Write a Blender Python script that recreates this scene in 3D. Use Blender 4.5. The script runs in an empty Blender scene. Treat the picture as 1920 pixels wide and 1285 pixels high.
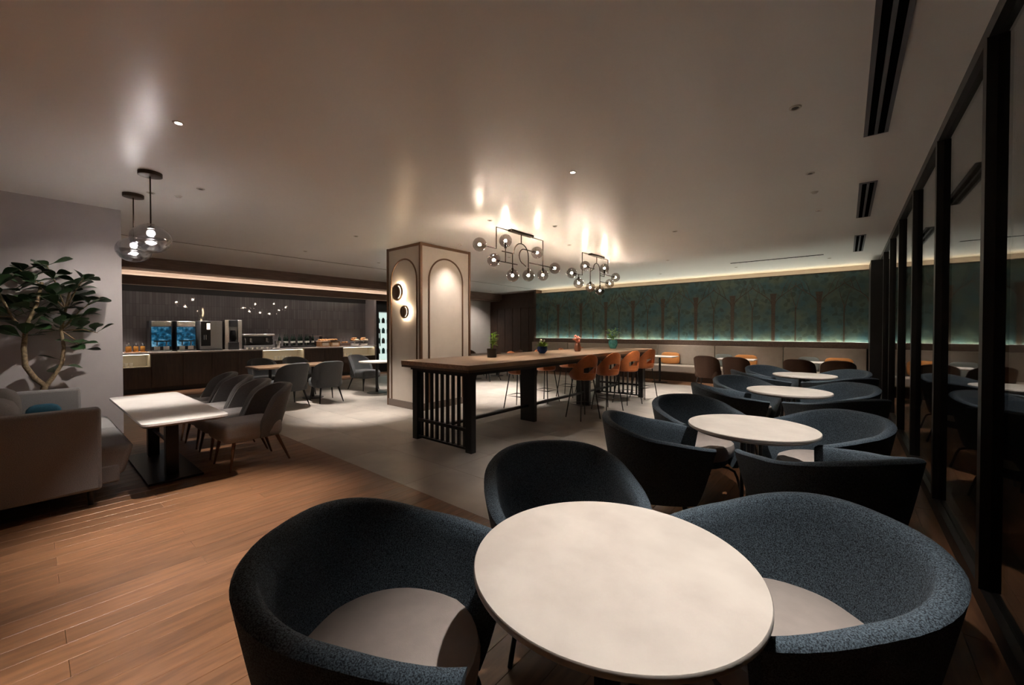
import bpy, bmesh, math, random
from mathutils import Vector, Matrix
R = math.radians
random.seed(7)
sc = bpy.context.scene
COL = sc.collection

# ------------------------------------------------------------------ camera, world, exposure
CAM_H = 1.45
CEIL = 3.03
cam_d = bpy.data.cameras.new('camera')
cam = bpy.data.objects.new('camera', cam_d)
COL.objects.link(cam)
cam.location = (0, 0, CAM_H)
cam.rotation_euler = (R(90 - 0.8), 0, R(39.7))
cam_d.sensor_width = 36.0
cam_d.lens = 754.0 / 1920.0 * 36.0
cam_d.shift_y = -12.0 / 1920.0
cam_d.clip_start = 0.02
sc.camera = cam
w = bpy.data.worlds.new('world')
w.use_nodes = True
w.node_tree.nodes['Background'].inputs[0].default_value = (0.02, 0.02, 0.025, 1)
w.node_tree.nodes['Background'].inputs[1].default_value = 0.3
sc.world = w
sc.view_settings.view_transform = 'Standard'
sc.view_settings.look = 'None'
sc.view_settings.gamma = 1.0
sc.view_settings.exposure = 0.45
sc.view_settings.use_curve_mapping = False
cy = sc.cycles
cy.max_bounces = 5
cy.diffuse_bounces = 4
cy.glossy_bounces = 2
cy.transparent_max_bounces = 10
cy.sample_clamp_indirect = 20.0
cy.use_light_tree = False
cy.caustics_reflective = False
cy.caustics_refractive = False
SPOT_GAIN = 9.7
WARM = (1.0, 0.80, 0.60)
SOFT = (1.0, 0.92, 0.83)


def spot(loc, target, watts, angle, blend=0.6, col=SOFT, size=0.05, parent=None):
    l = bpy.data.lights.new('spot_lamp', 'SPOT')
    l.energy = watts * SPOT_GAIN
    l.spot_size = R(angle)
    l.spot_blend = blend
    l.color = col
    l.shadow_soft_size = size
    o = bpy.data.objects.new('spot_lamp', l)
    COL.objects.link(o)
    o.location = loc
    d = Vector(target) - Vector(loc)
    o.rotation_euler = d.to_track_quat('-Z', 'Y').to_euler()
    if parent:
        o.parent = parent
        o.matrix_parent_inverse = Matrix.Translation(parent.location).inverted()
    return o


# ------------------------------------------------------------------ materials
MATS = {}


def base_mat(name):
    m = bpy.data.materials.new(name)
    m.use_nodes = True
    nt = m.node_tree
    b = nt.nodes['Principled BSDF']
    MATS[name] = m
    return m, nt, b


def mat(name, col, rough=0.5, metal=0.0, spec=0.5, var=0.0, vscale=8.0, bump=0.0, bscale=200.0, stretch=(1, 1, 1), sheen=0.0,
        col2=None, coat=0.0, emit=None, estr=0.0, detail=3.0, rand=0.0):
    m, nt, b = base_mat(name)
    N, L = nt.nodes, nt.links
    b.inputs['Base Color'].default_value = (*col, 1)
    b.inputs['Roughness'].default_value = rough
    b.inputs['Metallic'].default_value = metal
    b.inputs['Specular IOR Level'].default_value = spec
    b.inputs['Coat Weight'].default_value = coat
    if sheen:
        b.inputs['Sheen Weight'].default_value = sheen
        b.inputs['Sheen Roughness'].default_value = 0.5
    if emit:
        b.inputs['Emission Color'].default_value = (*emit, 1)
        b.inputs['Emission Strength'].default_value = estr
    tc = N.new('ShaderNodeTexCoord')
    mp = N.new('ShaderNodeMapping')
    mp.inputs['Scale'].default_value = stretch
    L.new(tc.outputs['Object'], mp.inputs['Vector'])
    vec = mp.outputs['Vector']
    if rand:
        oi = N.new('ShaderNodeObjectInfo')
        ad = N.new('ShaderNodeVectorMath')
        ad.operation = 'ADD'
        sc_ = N.new('ShaderNodeMath')
        sc_.operation = 'MULTIPLY'
        sc_.inputs[1].default_value = 37.0
        L.new(oi.outputs['Random'], sc_.inputs[0])
        L.new(vec, ad.inputs[0])
        L.new(sc_.outputs[0], ad.inputs[1])
        vec = ad.outputs[0]
    src = None
    if var or col2:
        nz = N.new('ShaderNodeTexNoise')
        nz.inputs['Scale'].default_value = vscale
        nz.inputs['Detail'].default_value = detail
        L.new(vec, nz.inputs['Vector'])
        cr = N.new('ShaderNodeValToRGB')
        c2 = col2 if col2 else tuple(min(1, c * (1 + var)) for c in col)
        c1 = col if col2 else tuple(c * (1 - var) for c in col)
        cr.color_ramp.elements[0].position = 0.36
        cr.color_ramp.elements[1].position = 0.64
        cr.color_ramp.elements[0].color = (*c1, 1)
        cr.color_ramp.elements[1].color = (*c2, 1)
        L.new(nz.outputs['Fac'], cr.inputs['Fac'])
        src = cr.outputs['Color']
        if rand:
            hs = N.new('ShaderNodeHueSaturation')
            mr = N.new('ShaderNodeMapRange')
            mr.inputs['To Min'].default_value = 1 - rand
            mr.inputs['To Max'].default_value = 1 + rand
            L.new(oi.outputs['Random'], mr.inputs['Value'])
            L.new(mr.outputs[0], hs.inputs['Value'])
            L.new(src, hs.inputs['Color'])
            src = hs.outputs['Color']
        L.new(src, b.inputs['Base Color'])
    if bump:
        bz = N.new('ShaderNodeTexNoise')
        bz.inputs['Scale'].default_value = bscale
        bz.inputs['Detail'].default_value = 2.0
        L.new(vec, bz.inputs['Vector'])
        bp = N.new('ShaderNodeBump')
        bp.inputs['Strength'].default_value = bump
        bp.inputs['Distance'].default_value = 0.004
        L.new(bz.outputs['Fac'], bp.inputs['Height'])
        L.new(bp.outputs['Normal'], b.inputs['Normal'])
    return m


def emis(name, col, s):
    m = bpy.data.materials.new(name)
    m.use_nodes = True
    nt = m.node_tree
    nt.nodes.clear()
    e = nt.nodes.new('ShaderNodeEmission')
    e.inputs[0].default_value = (*col, 1)
    e.inputs[1].default_value = s
    o = nt.nodes.new('ShaderNodeOutputMaterial')
    nt.links.new(e.outputs[0], o.inputs[0])
    MATS[name] = m
    return m


def glass(name, tint, ior=1.5, rough=0.02, extra=0.0):
    """thin clear or smoked glass: tinted see-through plus a Fresnel mirror"""
    m = bpy.data.materials.new(name)
    m.use_nodes = True
    nt = m.node_tree
    N, L = nt.nodes, nt.links
    N.clear()
    out = N.new('ShaderNodeOutputMaterial')
    mix = N.new('ShaderNodeMixShader')
    tr = N.new('ShaderNodeBsdfTransparent')
    tr.inputs[0].default_value = (*tint, 1)
    gl = N.new('ShaderNodeBsdfGlossy')
    gl.inputs['Roughness'].default_value = rough
    gl.inputs[0].default_value = (1, 1, 1, 1)
    ge = N.new('ShaderNodeNewGeometry')
    mr = N.new('ShaderNodeMapRange')
    mr.inputs['To Min'].default_value = ior
    mr.inputs['To Max'].default_value = 1.0 / ior
    L.new(ge.outputs['Backfacing'], mr.inputs['Value'])
    fr = N.new('ShaderNodeFresnel')
    L.new(mr.outputs[0], fr.inputs['IOR'])
    fac = fr.outputs[0]
    if extra:
        ad = N.new('ShaderNodeMath')
        ad.operation = 'ADD'
        ad.use_clamp = True
        ad.inputs[1].default_value = extra
        L.new(fac, ad.inputs[0])
        fac = ad.outputs[0]
    L.new(fac, mix.inputs[0])
    L.new(tr.outputs[0], mix.inputs[1])
    L.new(gl.outputs[0], mix.inputs[2])
    L.new(mix.outputs[0], out.inputs[0])
    MATS[name] = m
    return m


mat('ceiling_paint', (0.84, 0.825, 0.80), rough=0.31, spec=0.36, var=0.02, vscale=0.6)
mat('wall_mauve', (0.38, 0.345, 0.345), rough=0.75, var=0.03, vscale=3, bump=0.05, bscale=300)
mat('wall_light', (0.42, 0.38, 0.35), rough=0.7, var=0.03, vscale=3)
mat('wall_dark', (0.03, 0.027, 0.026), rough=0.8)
mat('column_panel', (0.52, 0.46, 0.40), rough=0.7, var=0.03, vscale=4, bump=0.06, bscale=350)
mat('bronze', (0.14, 0.075, 0.042), rough=0.42, metal=0.55)
mat('bronze_dark', (0.055, 0.035, 0.024), rough=0.4, metal=0.6)
mat('taupe_base', (0.15, 0.115, 0.095), rough=0.5)
mat('floor_slab', (0.08, 0.05, 0.035), rough=0.6)
mat('oak_plank', (0.175, 0.082, 0.040), rough=0.36, spec=0.5, col2=(0.110, 0.050, 0.024), vscale=5.0, stretch=(6, 0.7, 6), detail=6, bump=0.05,
    bscale=30, rand=0.16)
mat('porcelain_tile', (0.37, 0.335, 0.30), rough=0.42, spec=0.5, col2=(0.29, 0.26, 0.235), vscale=2.2, detail=6, rand=0.04)
mat('walnut_dark', (0.055, 0.030, 0.020), rough=0.45, col2=(0.035, 0.019, 0.013), vscale=6, stretch=(5, 5, 0.6), detail=5)
mat('walnut_header', (0.150, 0.095, 0.070), rough=0.5, col2=(0.11, 0.068, 0.05), vscale=6, stretch=(5, 0.5, 5), detail=5)
mat('soffit_cream', (0.62, 0.53, 0.47), rough=0.7)
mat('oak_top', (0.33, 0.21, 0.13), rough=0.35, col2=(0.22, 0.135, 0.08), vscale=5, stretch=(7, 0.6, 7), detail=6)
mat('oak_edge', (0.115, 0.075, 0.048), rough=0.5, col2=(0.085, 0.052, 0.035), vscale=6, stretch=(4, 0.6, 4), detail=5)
mat('black_metal', (0.018, 0.017, 0.017), rough=0.38, metal=0.3)
mat('black_gloss', (0.006, 0.006, 0.007), rough=0.3, metal=0.0, spec=0.25)
mat('frame_black', (0.014, 0.012, 0.011), rough=0.45, metal=0.2)
mat('blue_fabric', (0.008, 0.013, 0.021), rough=0.95, col2=(0.105, 0.148, 0.190), vscale=260, detail=2, bump=0.5, bscale=300)
mat('taupe_leather', (0.42, 0.37, 0.345), rough=0.55, var=0.05, vscale=14, bump=0.12, bscale=260)
mat('stone_top', (0.68, 0.635, 0.59), rough=0.38, col2=(0.58, 0.535, 0.495), vscale=5, detail=9)
mat('stone_edge', (0.24, 0.20, 0.18), rough=0.5)
mat('marble_white', (0.70, 0.66, 0.63), rough=0.32, col2=(0.62, 0.58, 0.55), vscale=4, detail=8)
mat('grey_fabric', (0.060, 0.054, 0.054), rough=0.95, col2=(0.115, 0.105, 0.10), vscale=260, detail=2, bump=0.5, bscale=300, sheen=0.15)
mat('charcoal_fabric', (0.042, 0.044, 0.048), rough=0.95, col2=(0.085, 0.088, 0.092), vscale=260, detail=2, bump=0.5, bscale=300, sheen=0.15)
mat('seat_fabric', (0.31, 0.285, 0.28), rough=0.9, col2=(0.24, 0.22, 0.217), vscale=240, detail=2, bump=0.3, bscale=300)
mat('sofa_fabric', (0.21, 0.198, 0.196), rough=0.95, col2=(0.15, 0.141, 0.14), vscale=200, detail=2, bump=0.4, bscale=280, sheen=0.1)
mat('blue_cushion', (0.015, 0.075, 0.115), rough=0.9, var=0.15, vscale=120, bump=0.3, bscale=260)
mat('brown_fabric', (0.085, 0.045, 0.030), rough=0.9, var=0.2, vscale=160, bump=0.3)
mat('orange_leather', (0.46, 0.135, 0.042), rough=0.42, var=0.12, vscale=12, bump=0.08, bscale=220)
mat('orange_fabric', (0.50, 0.20, 0.055), rough=0.9, var=0.1, vscale=150, bump=0.3)
mat('slate_fabric', (0.16, 0.17, 0.16), rough=0.9, var=0.1, vscale=150, bump=0.3)
mat('banquette_vinyl', (0.36, 0.30, 0.25), rough=0.6, var=0.04, vscale=10)
mat('wood_leg', (0.11, 0.048, 0.024), rough=0.4, var=0.15, vscale=10)
mat('gold_trunk', (0.050, 0.030, 0.017), rough=0.5, metal=0.25, var=0.2, vscale=30)
mat('bark', (0.20, 0.145, 0.085), rough=0.9, var=0.3, vscale=40, bump=0.6, bscale=60)
mat('leaf_dark', (0.022, 0.050, 0.018), rough=0.35, var=0.35, vscale=6, rand=0.3)
mat('leaf_fresh', (0.24, 0.42, 0.05), rough=0.5, var=0.3, vscale=20, rand=0.3)
mat('petal_white', (0.75, 0.75, 0.68), rough=0.6)
mat('petal_pink', (0.62, 0.20, 0.13), rough=0.6, var=0.2, vscale=30)
mat('pot_black', (0.03, 0.024, 0.022), rough=0.5)
mat('pot_blue', (0.012, 0.05, 0.22), rough=0.18, var=0.4, vscale=18)
mat('pot_copper', (0.25, 0.115, 0.075), rough=0.4, metal=0.4)
mat('pot_turquoise', (0.10, 0.42, 0.42), rough=0.2, var=0.2, vscale=20)
mat('soil', (0.02, 0.014, 0.01), rough=1.0)
mat('steel', (0.55, 0.54, 0.53), rough=0.25, metal=0.95)
mat('steel_dull', (0.30, 0.30, 0.31), rough=0.38, metal=0.9)
mat('white_ceramic', (0.78, 0.74, 0.68), rough=0.3)
mat('black_plastic', (0.015, 0.015, 0.017), rough=0.35)
mat('counter_stone', (0.42, 0.37, 0.345), rough=0.28, var=0.05, vscale=20)
mat('niche_cream', (0.66, 0.58, 0.45), rough=0.7)
mat('bread', (0.45, 0.21, 0.08), rough=0.8, var=0.3, vscale=25)
mat('basket', (0.42, 0.22, 0.10), rough=0.8, var=0.2, vscale=60, bump=0.5, bscale=90)
mat('cardboard_pale', (0.68, 0.55, 0.42), rough=0.7)
mat('bottle_dark', (0.010, 0.016, 0.012), rough=0.08, coat=0.4)
mat('bottle_label', (0.55, 0.52, 0.47), rough=0.6)
mat('foil_black', (0.02, 0.018, 0.02), rough=0.3)
mat('honey', (0.42, 0.19, 0.04), rough=0.2)
mat('vent_metal', (0.115, 0.112, 0.125), rough=0.5)
mat('vent_slot', (0.004, 0.004, 0.004), rough=0.9, spec=0.0)
mat('ring_white', (0.62, 0.58, 0.53), rough=0.4)
mat('lamp_inside', (0.05, 0.045, 0.04), rough=0.5)
mat('sconce_gold', (0.30, 0.19, 0.10), rough=0.45, metal=0.0)
mat('sconce_brown', (0.12, 0.068, 0.036), rough=0.5)
glass('smoked_globe', (0.62, 0.58, 0.56), extra=0.03)
glass('pendant_glass', (0.60, 0.61, 0.64), extra=0.22, rough=0.12)
glass('window_glass', (0.70, 0.70, 0.69))
glass('clear_glass', (0.93, 0.95, 0.94))
emis('bulb_glow', (1.0, 0.86, 0.68), 520.0)
emis('pendant_glow', (1.0, 0.92, 0.86), 190.0)
emis('cove_glow', (1.0, 0.78, 0.48), 13.0)
emis('strip_glow', (0.95, 1.0, 0.86), 85.0)
emis('hood_glow', (1.0, 0.84, 0.68), 13.0)
emis('added_wash_glow', (1.0, 0.90, 0.80), 10.0)
emis('niche_glow', (1.0, 0.90, 0.72), 6.0)
emis('halo_glow', (1.0, 0.80, 0.55), 90.0)
emis('lens_glow', (1.0, 0.90, 0.78), 30.0)
emis('lens_dim', (1.0, 0.85, 0.70), 1.5)
emis('fridge_glow', (0.85, 1.0, 0.93), 0.75)


def tile_wall_mat():
    m, nt, b = base_mat('bar_tile')
    N, L = nt.nodes, nt.links
    tc = N.new('ShaderNodeTexCoord')
    sp = N.new('ShaderNodeSeparateXYZ')
    cb = N.new('ShaderNodeCombineXYZ')
    L.new(tc.outputs['Object'], sp.inputs[0])
    L.new(sp.outputs['Z'], cb.inputs['X'])
    L.new(sp.outputs['Y'], cb.inputs['Y'])
    br = N.new('ShaderNodeTexBrick')
    br.offset = 0.0
    br.inputs['Color1'].default_value = (0.17, 0.155, 0.16, 1)
    br.inputs['Color2'].default_value = (0.13, 0.118, 0.122, 1)
    br.inputs['Mortar'].default_value = (0.09, 0.08, 0.082, 1)
    br.inputs['Scale'].default_value = 1.0
    br.inputs['Brick Width'].default_value = 0.30
    br.inputs['Row Height'].default_value = 0.06
    br.inputs['Mortar Size'].default_value = 0.003
    L.new(cb.outputs[0], br.inputs['Vector'])
    L.new(br.outputs['Color'], b.inputs['Base Color'])
    b.inputs['Roughness'].default_value = 0.03
    bp = N.new('ShaderNodeBump')
    bp.inputs['Strength'].default_value = 0.015
    bp.inputs['Distance'].default_value = 0.004
    bp.invert = True
    L.new(br.outputs['Fac'], bp.inputs['Height'])
    L.new(bp.outputs['Normal'], b.inputs['Normal'])


tile_wall_mat()


def mural_mat():
    m, nt, b = base_mat('mural_teal')
    N, L = nt.nodes, nt.links
    tc = N.new('ShaderNodeTexCoord')
    vo = N.new('ShaderNodeTexVoronoi')
    vo.inputs['Scale'].default_value = 12.0
    L.new(tc.outputs['Object'], vo.inputs['Vector'])
    nz = N.new('ShaderNodeTexNoise')
    nz.inputs['Scale'].default_value = 3.2
    nz.inputs['Detail'].default_value = 8
    L.new(tc.outputs['Object'], nz.inputs['Vector'])
    c1 = N.new('ShaderNodeValToRGB')
    c1.color_ramp.elements[0].position = 0.35
    c1.color_ramp.elements[1].position = 0.68
    c1.color_ramp.elements[0].color = (0.016, 0.044, 0.050, 1)
    c1.color_ramp.elements[1].color = (0.044, 0.056, 0.038, 1)
    L.new(nz.outputs['Fac'], c1.inputs['Fac'])
    mx = N.new('ShaderNodeMix')
    mx.data_type = 'RGBA'
    mx.blend_type = 'MULTIPLY'
    mx.inputs[0].default_value = 0.9
    c2 = N.new('ShaderNodeValToRGB')
    c2.color_ramp.elements[0].color = (0.42, 0.46, 0.42, 1)
    c2.color_ramp.elements[1].color = (1.5, 1.6, 1.55, 1)
    c2.color_ramp.elements[1].position = 0.5
    L.new(vo.outputs['Color'], c2.inputs['Fac'])
    L.new(c1.outputs['Color'], mx.inputs[6])
    L.new(c2.outputs['Color'], mx.inputs[7])
    L.new(mx.outputs[2], b.inputs['Base Color'])
    b.inputs['Roughness'].default_value = 0.6


mural_mat()


def screen_mat():
    """blue drink pictures on the front of a juice dispenser"""
    m, nt, b = base_mat('drink_screen')
    N, L = nt.nodes, nt.links
    tc = N.new('ShaderNodeTexCoord')
    nz = N.new('ShaderNodeTexNoise')
    nz.inputs['Scale'].default_value = 9.0
    nz.inputs['Detail'].default_value = 3
    L.new(tc.outputs['Object'], nz.inputs['Vector'])
    cr = N.new('ShaderNodeValToRGB')
    e = cr.color_ramp.elements
    e[0].position = 0.38
    e[0].color = (0.01, 0.05, 0.09, 1)
    e[1].position = 0.66
    e[1].color = (0.25, 0.55, 0.75, 1)
    n = e.new(0.5)
    n.color = (0.02, 0.17, 0.33, 1)
    L.new(nz.outputs['Fac'], cr.inputs['Fac'])
    L.new(cr.outputs['Color'], b.inputs['Base Color'])
    L.new(cr.outputs['Color'], b.inputs['Emission Color'])
    b.inputs['Emission Strength'].default_value = 0.3
    b.inputs['Roughness'].default_value = 0.15


screen_mat()

# ------------------------------------------------------------------ mesh helpers


class MB:
    def __init__(s):
        s.V, s.F = [], []

    def add(s, vs, fs):
        n = len(s.V)
        s.V += [tuple(v) for v in vs]
        s.F += [tuple(i + n for i in f) for f in fs]
        return s

    def box(s, x0, x1, y0, y1, z0, z1):
        return s.add([(x0, y0, z0), (x1, y0, z0), (x1, y1, z0), (x0, y1, z0), (x0, y0, z1), (x1, y0, z1), (x1, y1, z1), (x0, y1, z1)],
                     [(0, 3, 2, 1), (4, 5, 6, 7), (0, 1, 5, 4), (1, 2, 6, 5), (2, 3, 7, 6), (3, 0, 4, 7)])

    def frus(s, c0, h0, c1, h1):
        """box-like bar between two rectangles (centre, half sizes)"""
        v = []
        for c, h in ((c0, h0), (c1, h1)):
            for sx, sy in ((-1, -1), (1, -1), (1, 1), (-1, 1)):
                v.append((c[0] + sx * h[0], c[1] + sy * h[1], c[2]))
        return s.add(v, [(0, 3, 2, 1), (4, 5, 6, 7), (0, 1, 5, 4), (1, 2, 6, 5), (2, 3, 7, 6), (3, 0, 4, 7)])

    def cyl(s, p0, p1, r0, r1=None, n=12):
        r1 = r0 if r1 is None else r1
        return s.tube([p0, p1], [r0, r1], n)

    def tube(s, pts, r, n=8, closed=False):
        pts = [Vector(p) for p in pts]
        k = len(pts)
        rr = r if isinstance(r, (list, tuple)) else [r] * k
        vs, fs = [], []
        prev = None
        for i, p in enumerate(pts):
            if closed:
                t = pts[(i + 1) % k] - pts[i - 1]
            else:
                t = pts[min(i + 1, k - 1)] - pts[max(i - 1, 0)]
            t.normalize()
            if prev is None:
                a = Vector((0, 0, 1)) if abs(t.z) < 0.9 else Vector((1, 0, 0))
                u = t.cross(a).normalized()
            else:
                u = (prev - t * prev.dot(t)).normalized()
            prev = u
            v = t.cross(u)
            for j in range(n):
                a = 2 * math.pi * j / n
                vs.append(p + (u * math.cos(a) + v * math.sin(a)) * rr[i])
        for i in range(k if closed else k - 1):
            for j in range(n):
                a, b = i * n + j, i * n + (j + 1) % n
                i2 = (i + 1) % k
                fs.append((a, b, i2 * n + (j + 1) % n, i2 * n + j))
        if not closed:
            fs.append(tuple(range(n - 1, -1, -1)))
            fs.append(tuple((k - 1) * n + j for j in range(n)))
        return s.add(vs, fs)

    def lathe(s, prof, n=24, c=(0, 0, 0), sx=1.0, sy=1.0):
        """prof: (r, z) list, r 0 at an end closes to a pole"""
        vs, fs, rings = [], [], []
        for r, z in prof:
            if r < 1e-6:
                rings.append([len(vs)])
                vs.append((c[0], c[1], c[2] + z))
            else:
                rings.append(list(range(len(vs), len(vs) + n)))
                for j in range(n):
                    a = 2 * math.pi * j / n
                    vs.append((c[0] + r * math.cos(a) * sx, c[1] + r * math.sin(a) * sy, c[2] + z))
        for A, B in zip(rings, rings[1:]):
            for j in range(n):
                j2 = (j + 1) % n
                if len(A) == 1 and len(B) == 1:
                    continue
                if len(A) == 1:
                    fs.append((A[0], B[j2], B[j]))
                elif len(B) == 1:
                    fs.append((A[j], A[j2], B[0]))
                else:
                    fs.append((A[j], A[j2], B[j2], B[j]))
        return s.add(vs, fs)

    def sphere(s, c, r, n=16, m=10, sz=1.0):
        pr = [(r * math.sin(math.pi * i / m), -r * sz * math.cos(math.pi * i / m)) for i in range(m + 1)]
        pr[0] = (0, -r * sz)
        pr[-1] = (0, r * sz)
        return s.lathe(pr, n, c)

    def prism(s, poly, axis, a0, a1):
        """polygon extruded along axis 'x','y','z'; poly in the other two coordinates"""
        def P(p, a):
            return {'x': (a, p[0], p[1]), 'y': (p[0], a, p[1]), 'z': (p[0], p[1], a)}[axis]
        n = len(poly)
        vs = [P(p, a0) for p in poly] + [P(p, a1) for p in poly]
        fs = [tuple(range(n - 1, -1, -1)), tuple(range(n, 2 * n))]
        fs += [(i, (i + 1) % n, n + (i + 1) % n, n + i) for i in range(n)]
        return s.add(vs, fs)

    def pillow(s, cx, cy, cz, hx, hy, hz, n=12, e=4.0, e2=2.6):
        """rounded cushion: superellipsoid"""
        def sp(v, p):
            return math.copysign(abs(v) ** p, v)
        vs, fs = [], []
        m = 8
        for i in range(m + 1):
            ph = -math.pi / 2 + math.pi * i / m
            for j in range(2 * n):
                th = math.pi * j / n
                vs.append((cx + hx * sp(math.cos(ph), 2 / e2) * sp(math.cos(th), 2 / e), cy + hy * sp(math.cos(ph), 2 / e2) * sp(math.sin(th), 2 / e),
                           cz + hz * sp(math.sin(ph), 2 / e2)))
        k = 2 * n
        for i in range(m):
            for j in range(k):
                fs.append((i * k + j, i * k + (j + 1) % k, (i + 1) * k + (j + 1) % k, (i + 1) * k + j))
        return s.add(vs, fs)

    def mesh(s, name, material, smooth=False, fix=True):
        me = bpy.data.meshes.new(name)
        me.from_pydata(s.V, [], s.F)
        if fix:
            bm = bmesh.new()
            bm.from_mesh(me)
            bmesh.ops.remove_doubles(bm, verts=bm.verts, dist=1e-5)
            bmesh.ops.recalc_face_normals(bm, faces=bm.faces)
            bm.to_mesh(me)
            bm.free()
        me.materials.append(MATS[material])
        if smooth:
            me.polygons.foreach_set('use_smooth', [True] * len(me.polygons))
            if smooth != 'all':
                me.set_sharp_from_angle(angle=R(42))
        me.update()
        return me

    def build(s, name, material, parent=None, smooth=False, bevel=0.0, seg=2, loc=None, rot=None, sub=0):
        o = bpy.data.objects.new(name, s.mesh(name, material, smooth))
        COL.objects.link(o)
        if parent:
            o.parent = parent
        if loc:
            o.location = loc
        if rot:
            o.rotation_euler = rot
        if bevel:
            b = o.modifiers.new('bevel', 'BEVEL')
            b.width = bevel
            b.segments = seg
            b.limit_method = 'ANGLE'
            b.angle_limit = R(40)
        if sub:
            d = o.modifiers.new('sub', 'SUBSURF')
            d.levels = sub
            d.render_levels = sub
        return o


def B(*a):
    return MB().box(*a)


def tag(o, label=None, cat=None, group=None, kind=None):
    if label:
        o['label'] = label
    if cat:
        o['category'] = cat
    if group:
        o['group'] = group
    if kind:
        o['kind'] = kind
    return o


def thing(name, label, cat, loc=(0, 0, 0), rz=0.0, group=None):
    o = bpy.data.objects.new(name, None)
    o.empty_display_size = 0.1
    COL.objects.link(o)
    o.location = loc
    o.rotation_euler = (0, 0, rz)
    return tag(o, label, cat, group)


def dup(root, loc, rz, label, group=None):
    r = root.copy()
    COL.objects.link(r)
    r.location = loc
    r.rotation_euler = (0, 0, rz)
    r['label'] = label
    if group:
        r['group'] = group
    for ch in root.children:
        c = ch.copy()
        COL.objects.link(c)
        c.parent = r
        for g in ch.children:
            d = g.copy()
            COL.objects.link(d)
            d.parent = c
    return r


def arc(cx, cy, r, a0, a1, n):
    return [(cx + r * math.cos(R(a0 + (a1 - a0) * i / n)), cy + r * math.sin(R(a0 + (a1 - a0) * i / n))) for i in range(n + 1)]


# ------------------------------------------------------------------ the setting
XG = 0.58            # glass partition plane
XW = -7.35           # left wall face
YM = 12.6            # mural panel face
floor = tag(B(-13.7, 3.4, -4.2, 14.2, -0.20, -0.014).build('floor', 'floor_slab'), 'oak plank floor around a grey tile field', kind='structure')
PLANK_CACHE = {}


def plank_mesh(length, width=0.14, gap=0.0006, ch=0.0014):
    k = round(length, 2)
    if k not in PLANK_CACHE:
        hx, hy = width / 2 - gap, k / 2 - gap
        m = MB()
        v = [(-hx, -hy, -0.014), (hx, -hy, -0.014), (hx, hy, -0.014), (-hx, hy, -0.014),
             (-hx, -hy, -ch), (hx, -hy, -ch), (hx, hy, -ch), (-hx, hy, -ch),
             (-hx + ch, -hy + ch, 0), (hx - ch, -hy + ch, 0), (hx - ch, hy - ch, 0), (-hx + ch, hy - ch, 0)]
        f = [(0, 1, 5, 4), (1, 2, 6, 5), (2, 3, 7, 6), (3, 0, 4, 7), (4, 5, 9, 8), (5, 6, 10, 9), (6, 7, 11, 10), (7, 4, 8, 11), (8, 9, 10, 11)]
        m.add(v, f)
        PLANK_CACHE[k] = m.mesh('plank', 'oak_plank')
    return PLANK_CACHE[k]


def planks(x0, x1, y0, y1, L=1.8, joined=False):
    n = round((x1 - x0) / 0.14)
    wd = (x1 - x0) / n
    rows = []
    for i in range(n):
        x = x0 + (i + 0.5) * wd
        y = y0
        first = [0.6, 1.2, 1.8][(i * 7 + i // 3) % 3]
        while y < y1 - 1e-4:
            l = min(first, y1 - y)
            if y1 - (y + l) < 0.35:
                l = y1 - y
            rows.append((x, y + l / 2, l, wd))
            y += l
            first = L
    if joined:
        m = MB()
        for x, y, l, wd in rows:
            m.box(x - wd / 2 + .0015, x + wd / 2 - .0015, y - l / 2 + .0015, y + l / 2 - .0015, -0.014, 0)
        o = m.build('plank_field', 'oak_plank', floor)
        o['kind'] = 'stuff'
        return
    for x, y, l, wd in rows:
        o = bpy.data.objects.new('plank', plank_mesh(l))
        COL.objects.link(o)
        o.parent = floor
        o.location = (x, y, 0)
        o.scale = (wd / 0.14, l / round(l, 2), 1)


TX0, TX1, TY0, TY1 = -11.3, -2.02, 2.24, 11.1
planks(XW + 0.0, XG, -0.5, TY0, 1.8)
planks(TX1, XG, TY0, 9.0, 1.8)
planks(XW, XG, -4.0, -0.5, joined=True)
planks(-13.2, XW, 0.8, TY0, joined=True)
planks(-13.2, TX0, TY0, 14.0, joined=True)
planks(TX0, TX1, TY1, 14.0, joined=True)
planks(TX1, XG, 9.0, 14.0, joined=True)
nx, ny = 8, 15
tw, tl = (TX1 - TX0) / nx, (TY1 - TY0) / ny
tm = MB()
hx, hy, c_ = tw / 2 - 0.0015, tl / 2 - 0.0015, 0.001
tm.add([(-hx, -hy, -0.014), (hx, -hy, -0.014), (hx, hy, -0.014), (-hx, hy, -0.014), (-hx, -hy, -c_), (hx, -hy, -c_), (hx, hy, -c_), (-hx, hy, -c_),
        (-hx + c_, -hy + c_, 0), (hx - c_, -hy + c_, 0), (hx - c_, hy - c_, 0), (-hx + c_, hy - c_, 0)],
       [(0, 1, 5, 4), (1, 2, 6, 5), (2, 3, 7, 6), (3, 0, 4, 7), (4, 5, 9, 8), (5, 6, 10, 9), (6, 7, 11, 10), (7, 4, 8, 11), (8, 9, 10, 11)])
tme = tm.mesh('tile', 'porcelain_tile')
for i in range(nx):
    for j in range(ny):
        o = bpy.data.objects.new('tile', tme)
        COL.objects.link(o)
        o.parent = floor
        o.location = (TX0 + (i + 0.5) * tw, TY0 + (j + 0.5) * tl, 0)
B(XG + 0.1, 3.4, -4, 14, -0.014, -0.001).build('corridor_slab', 'wall_dark', floor)

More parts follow.
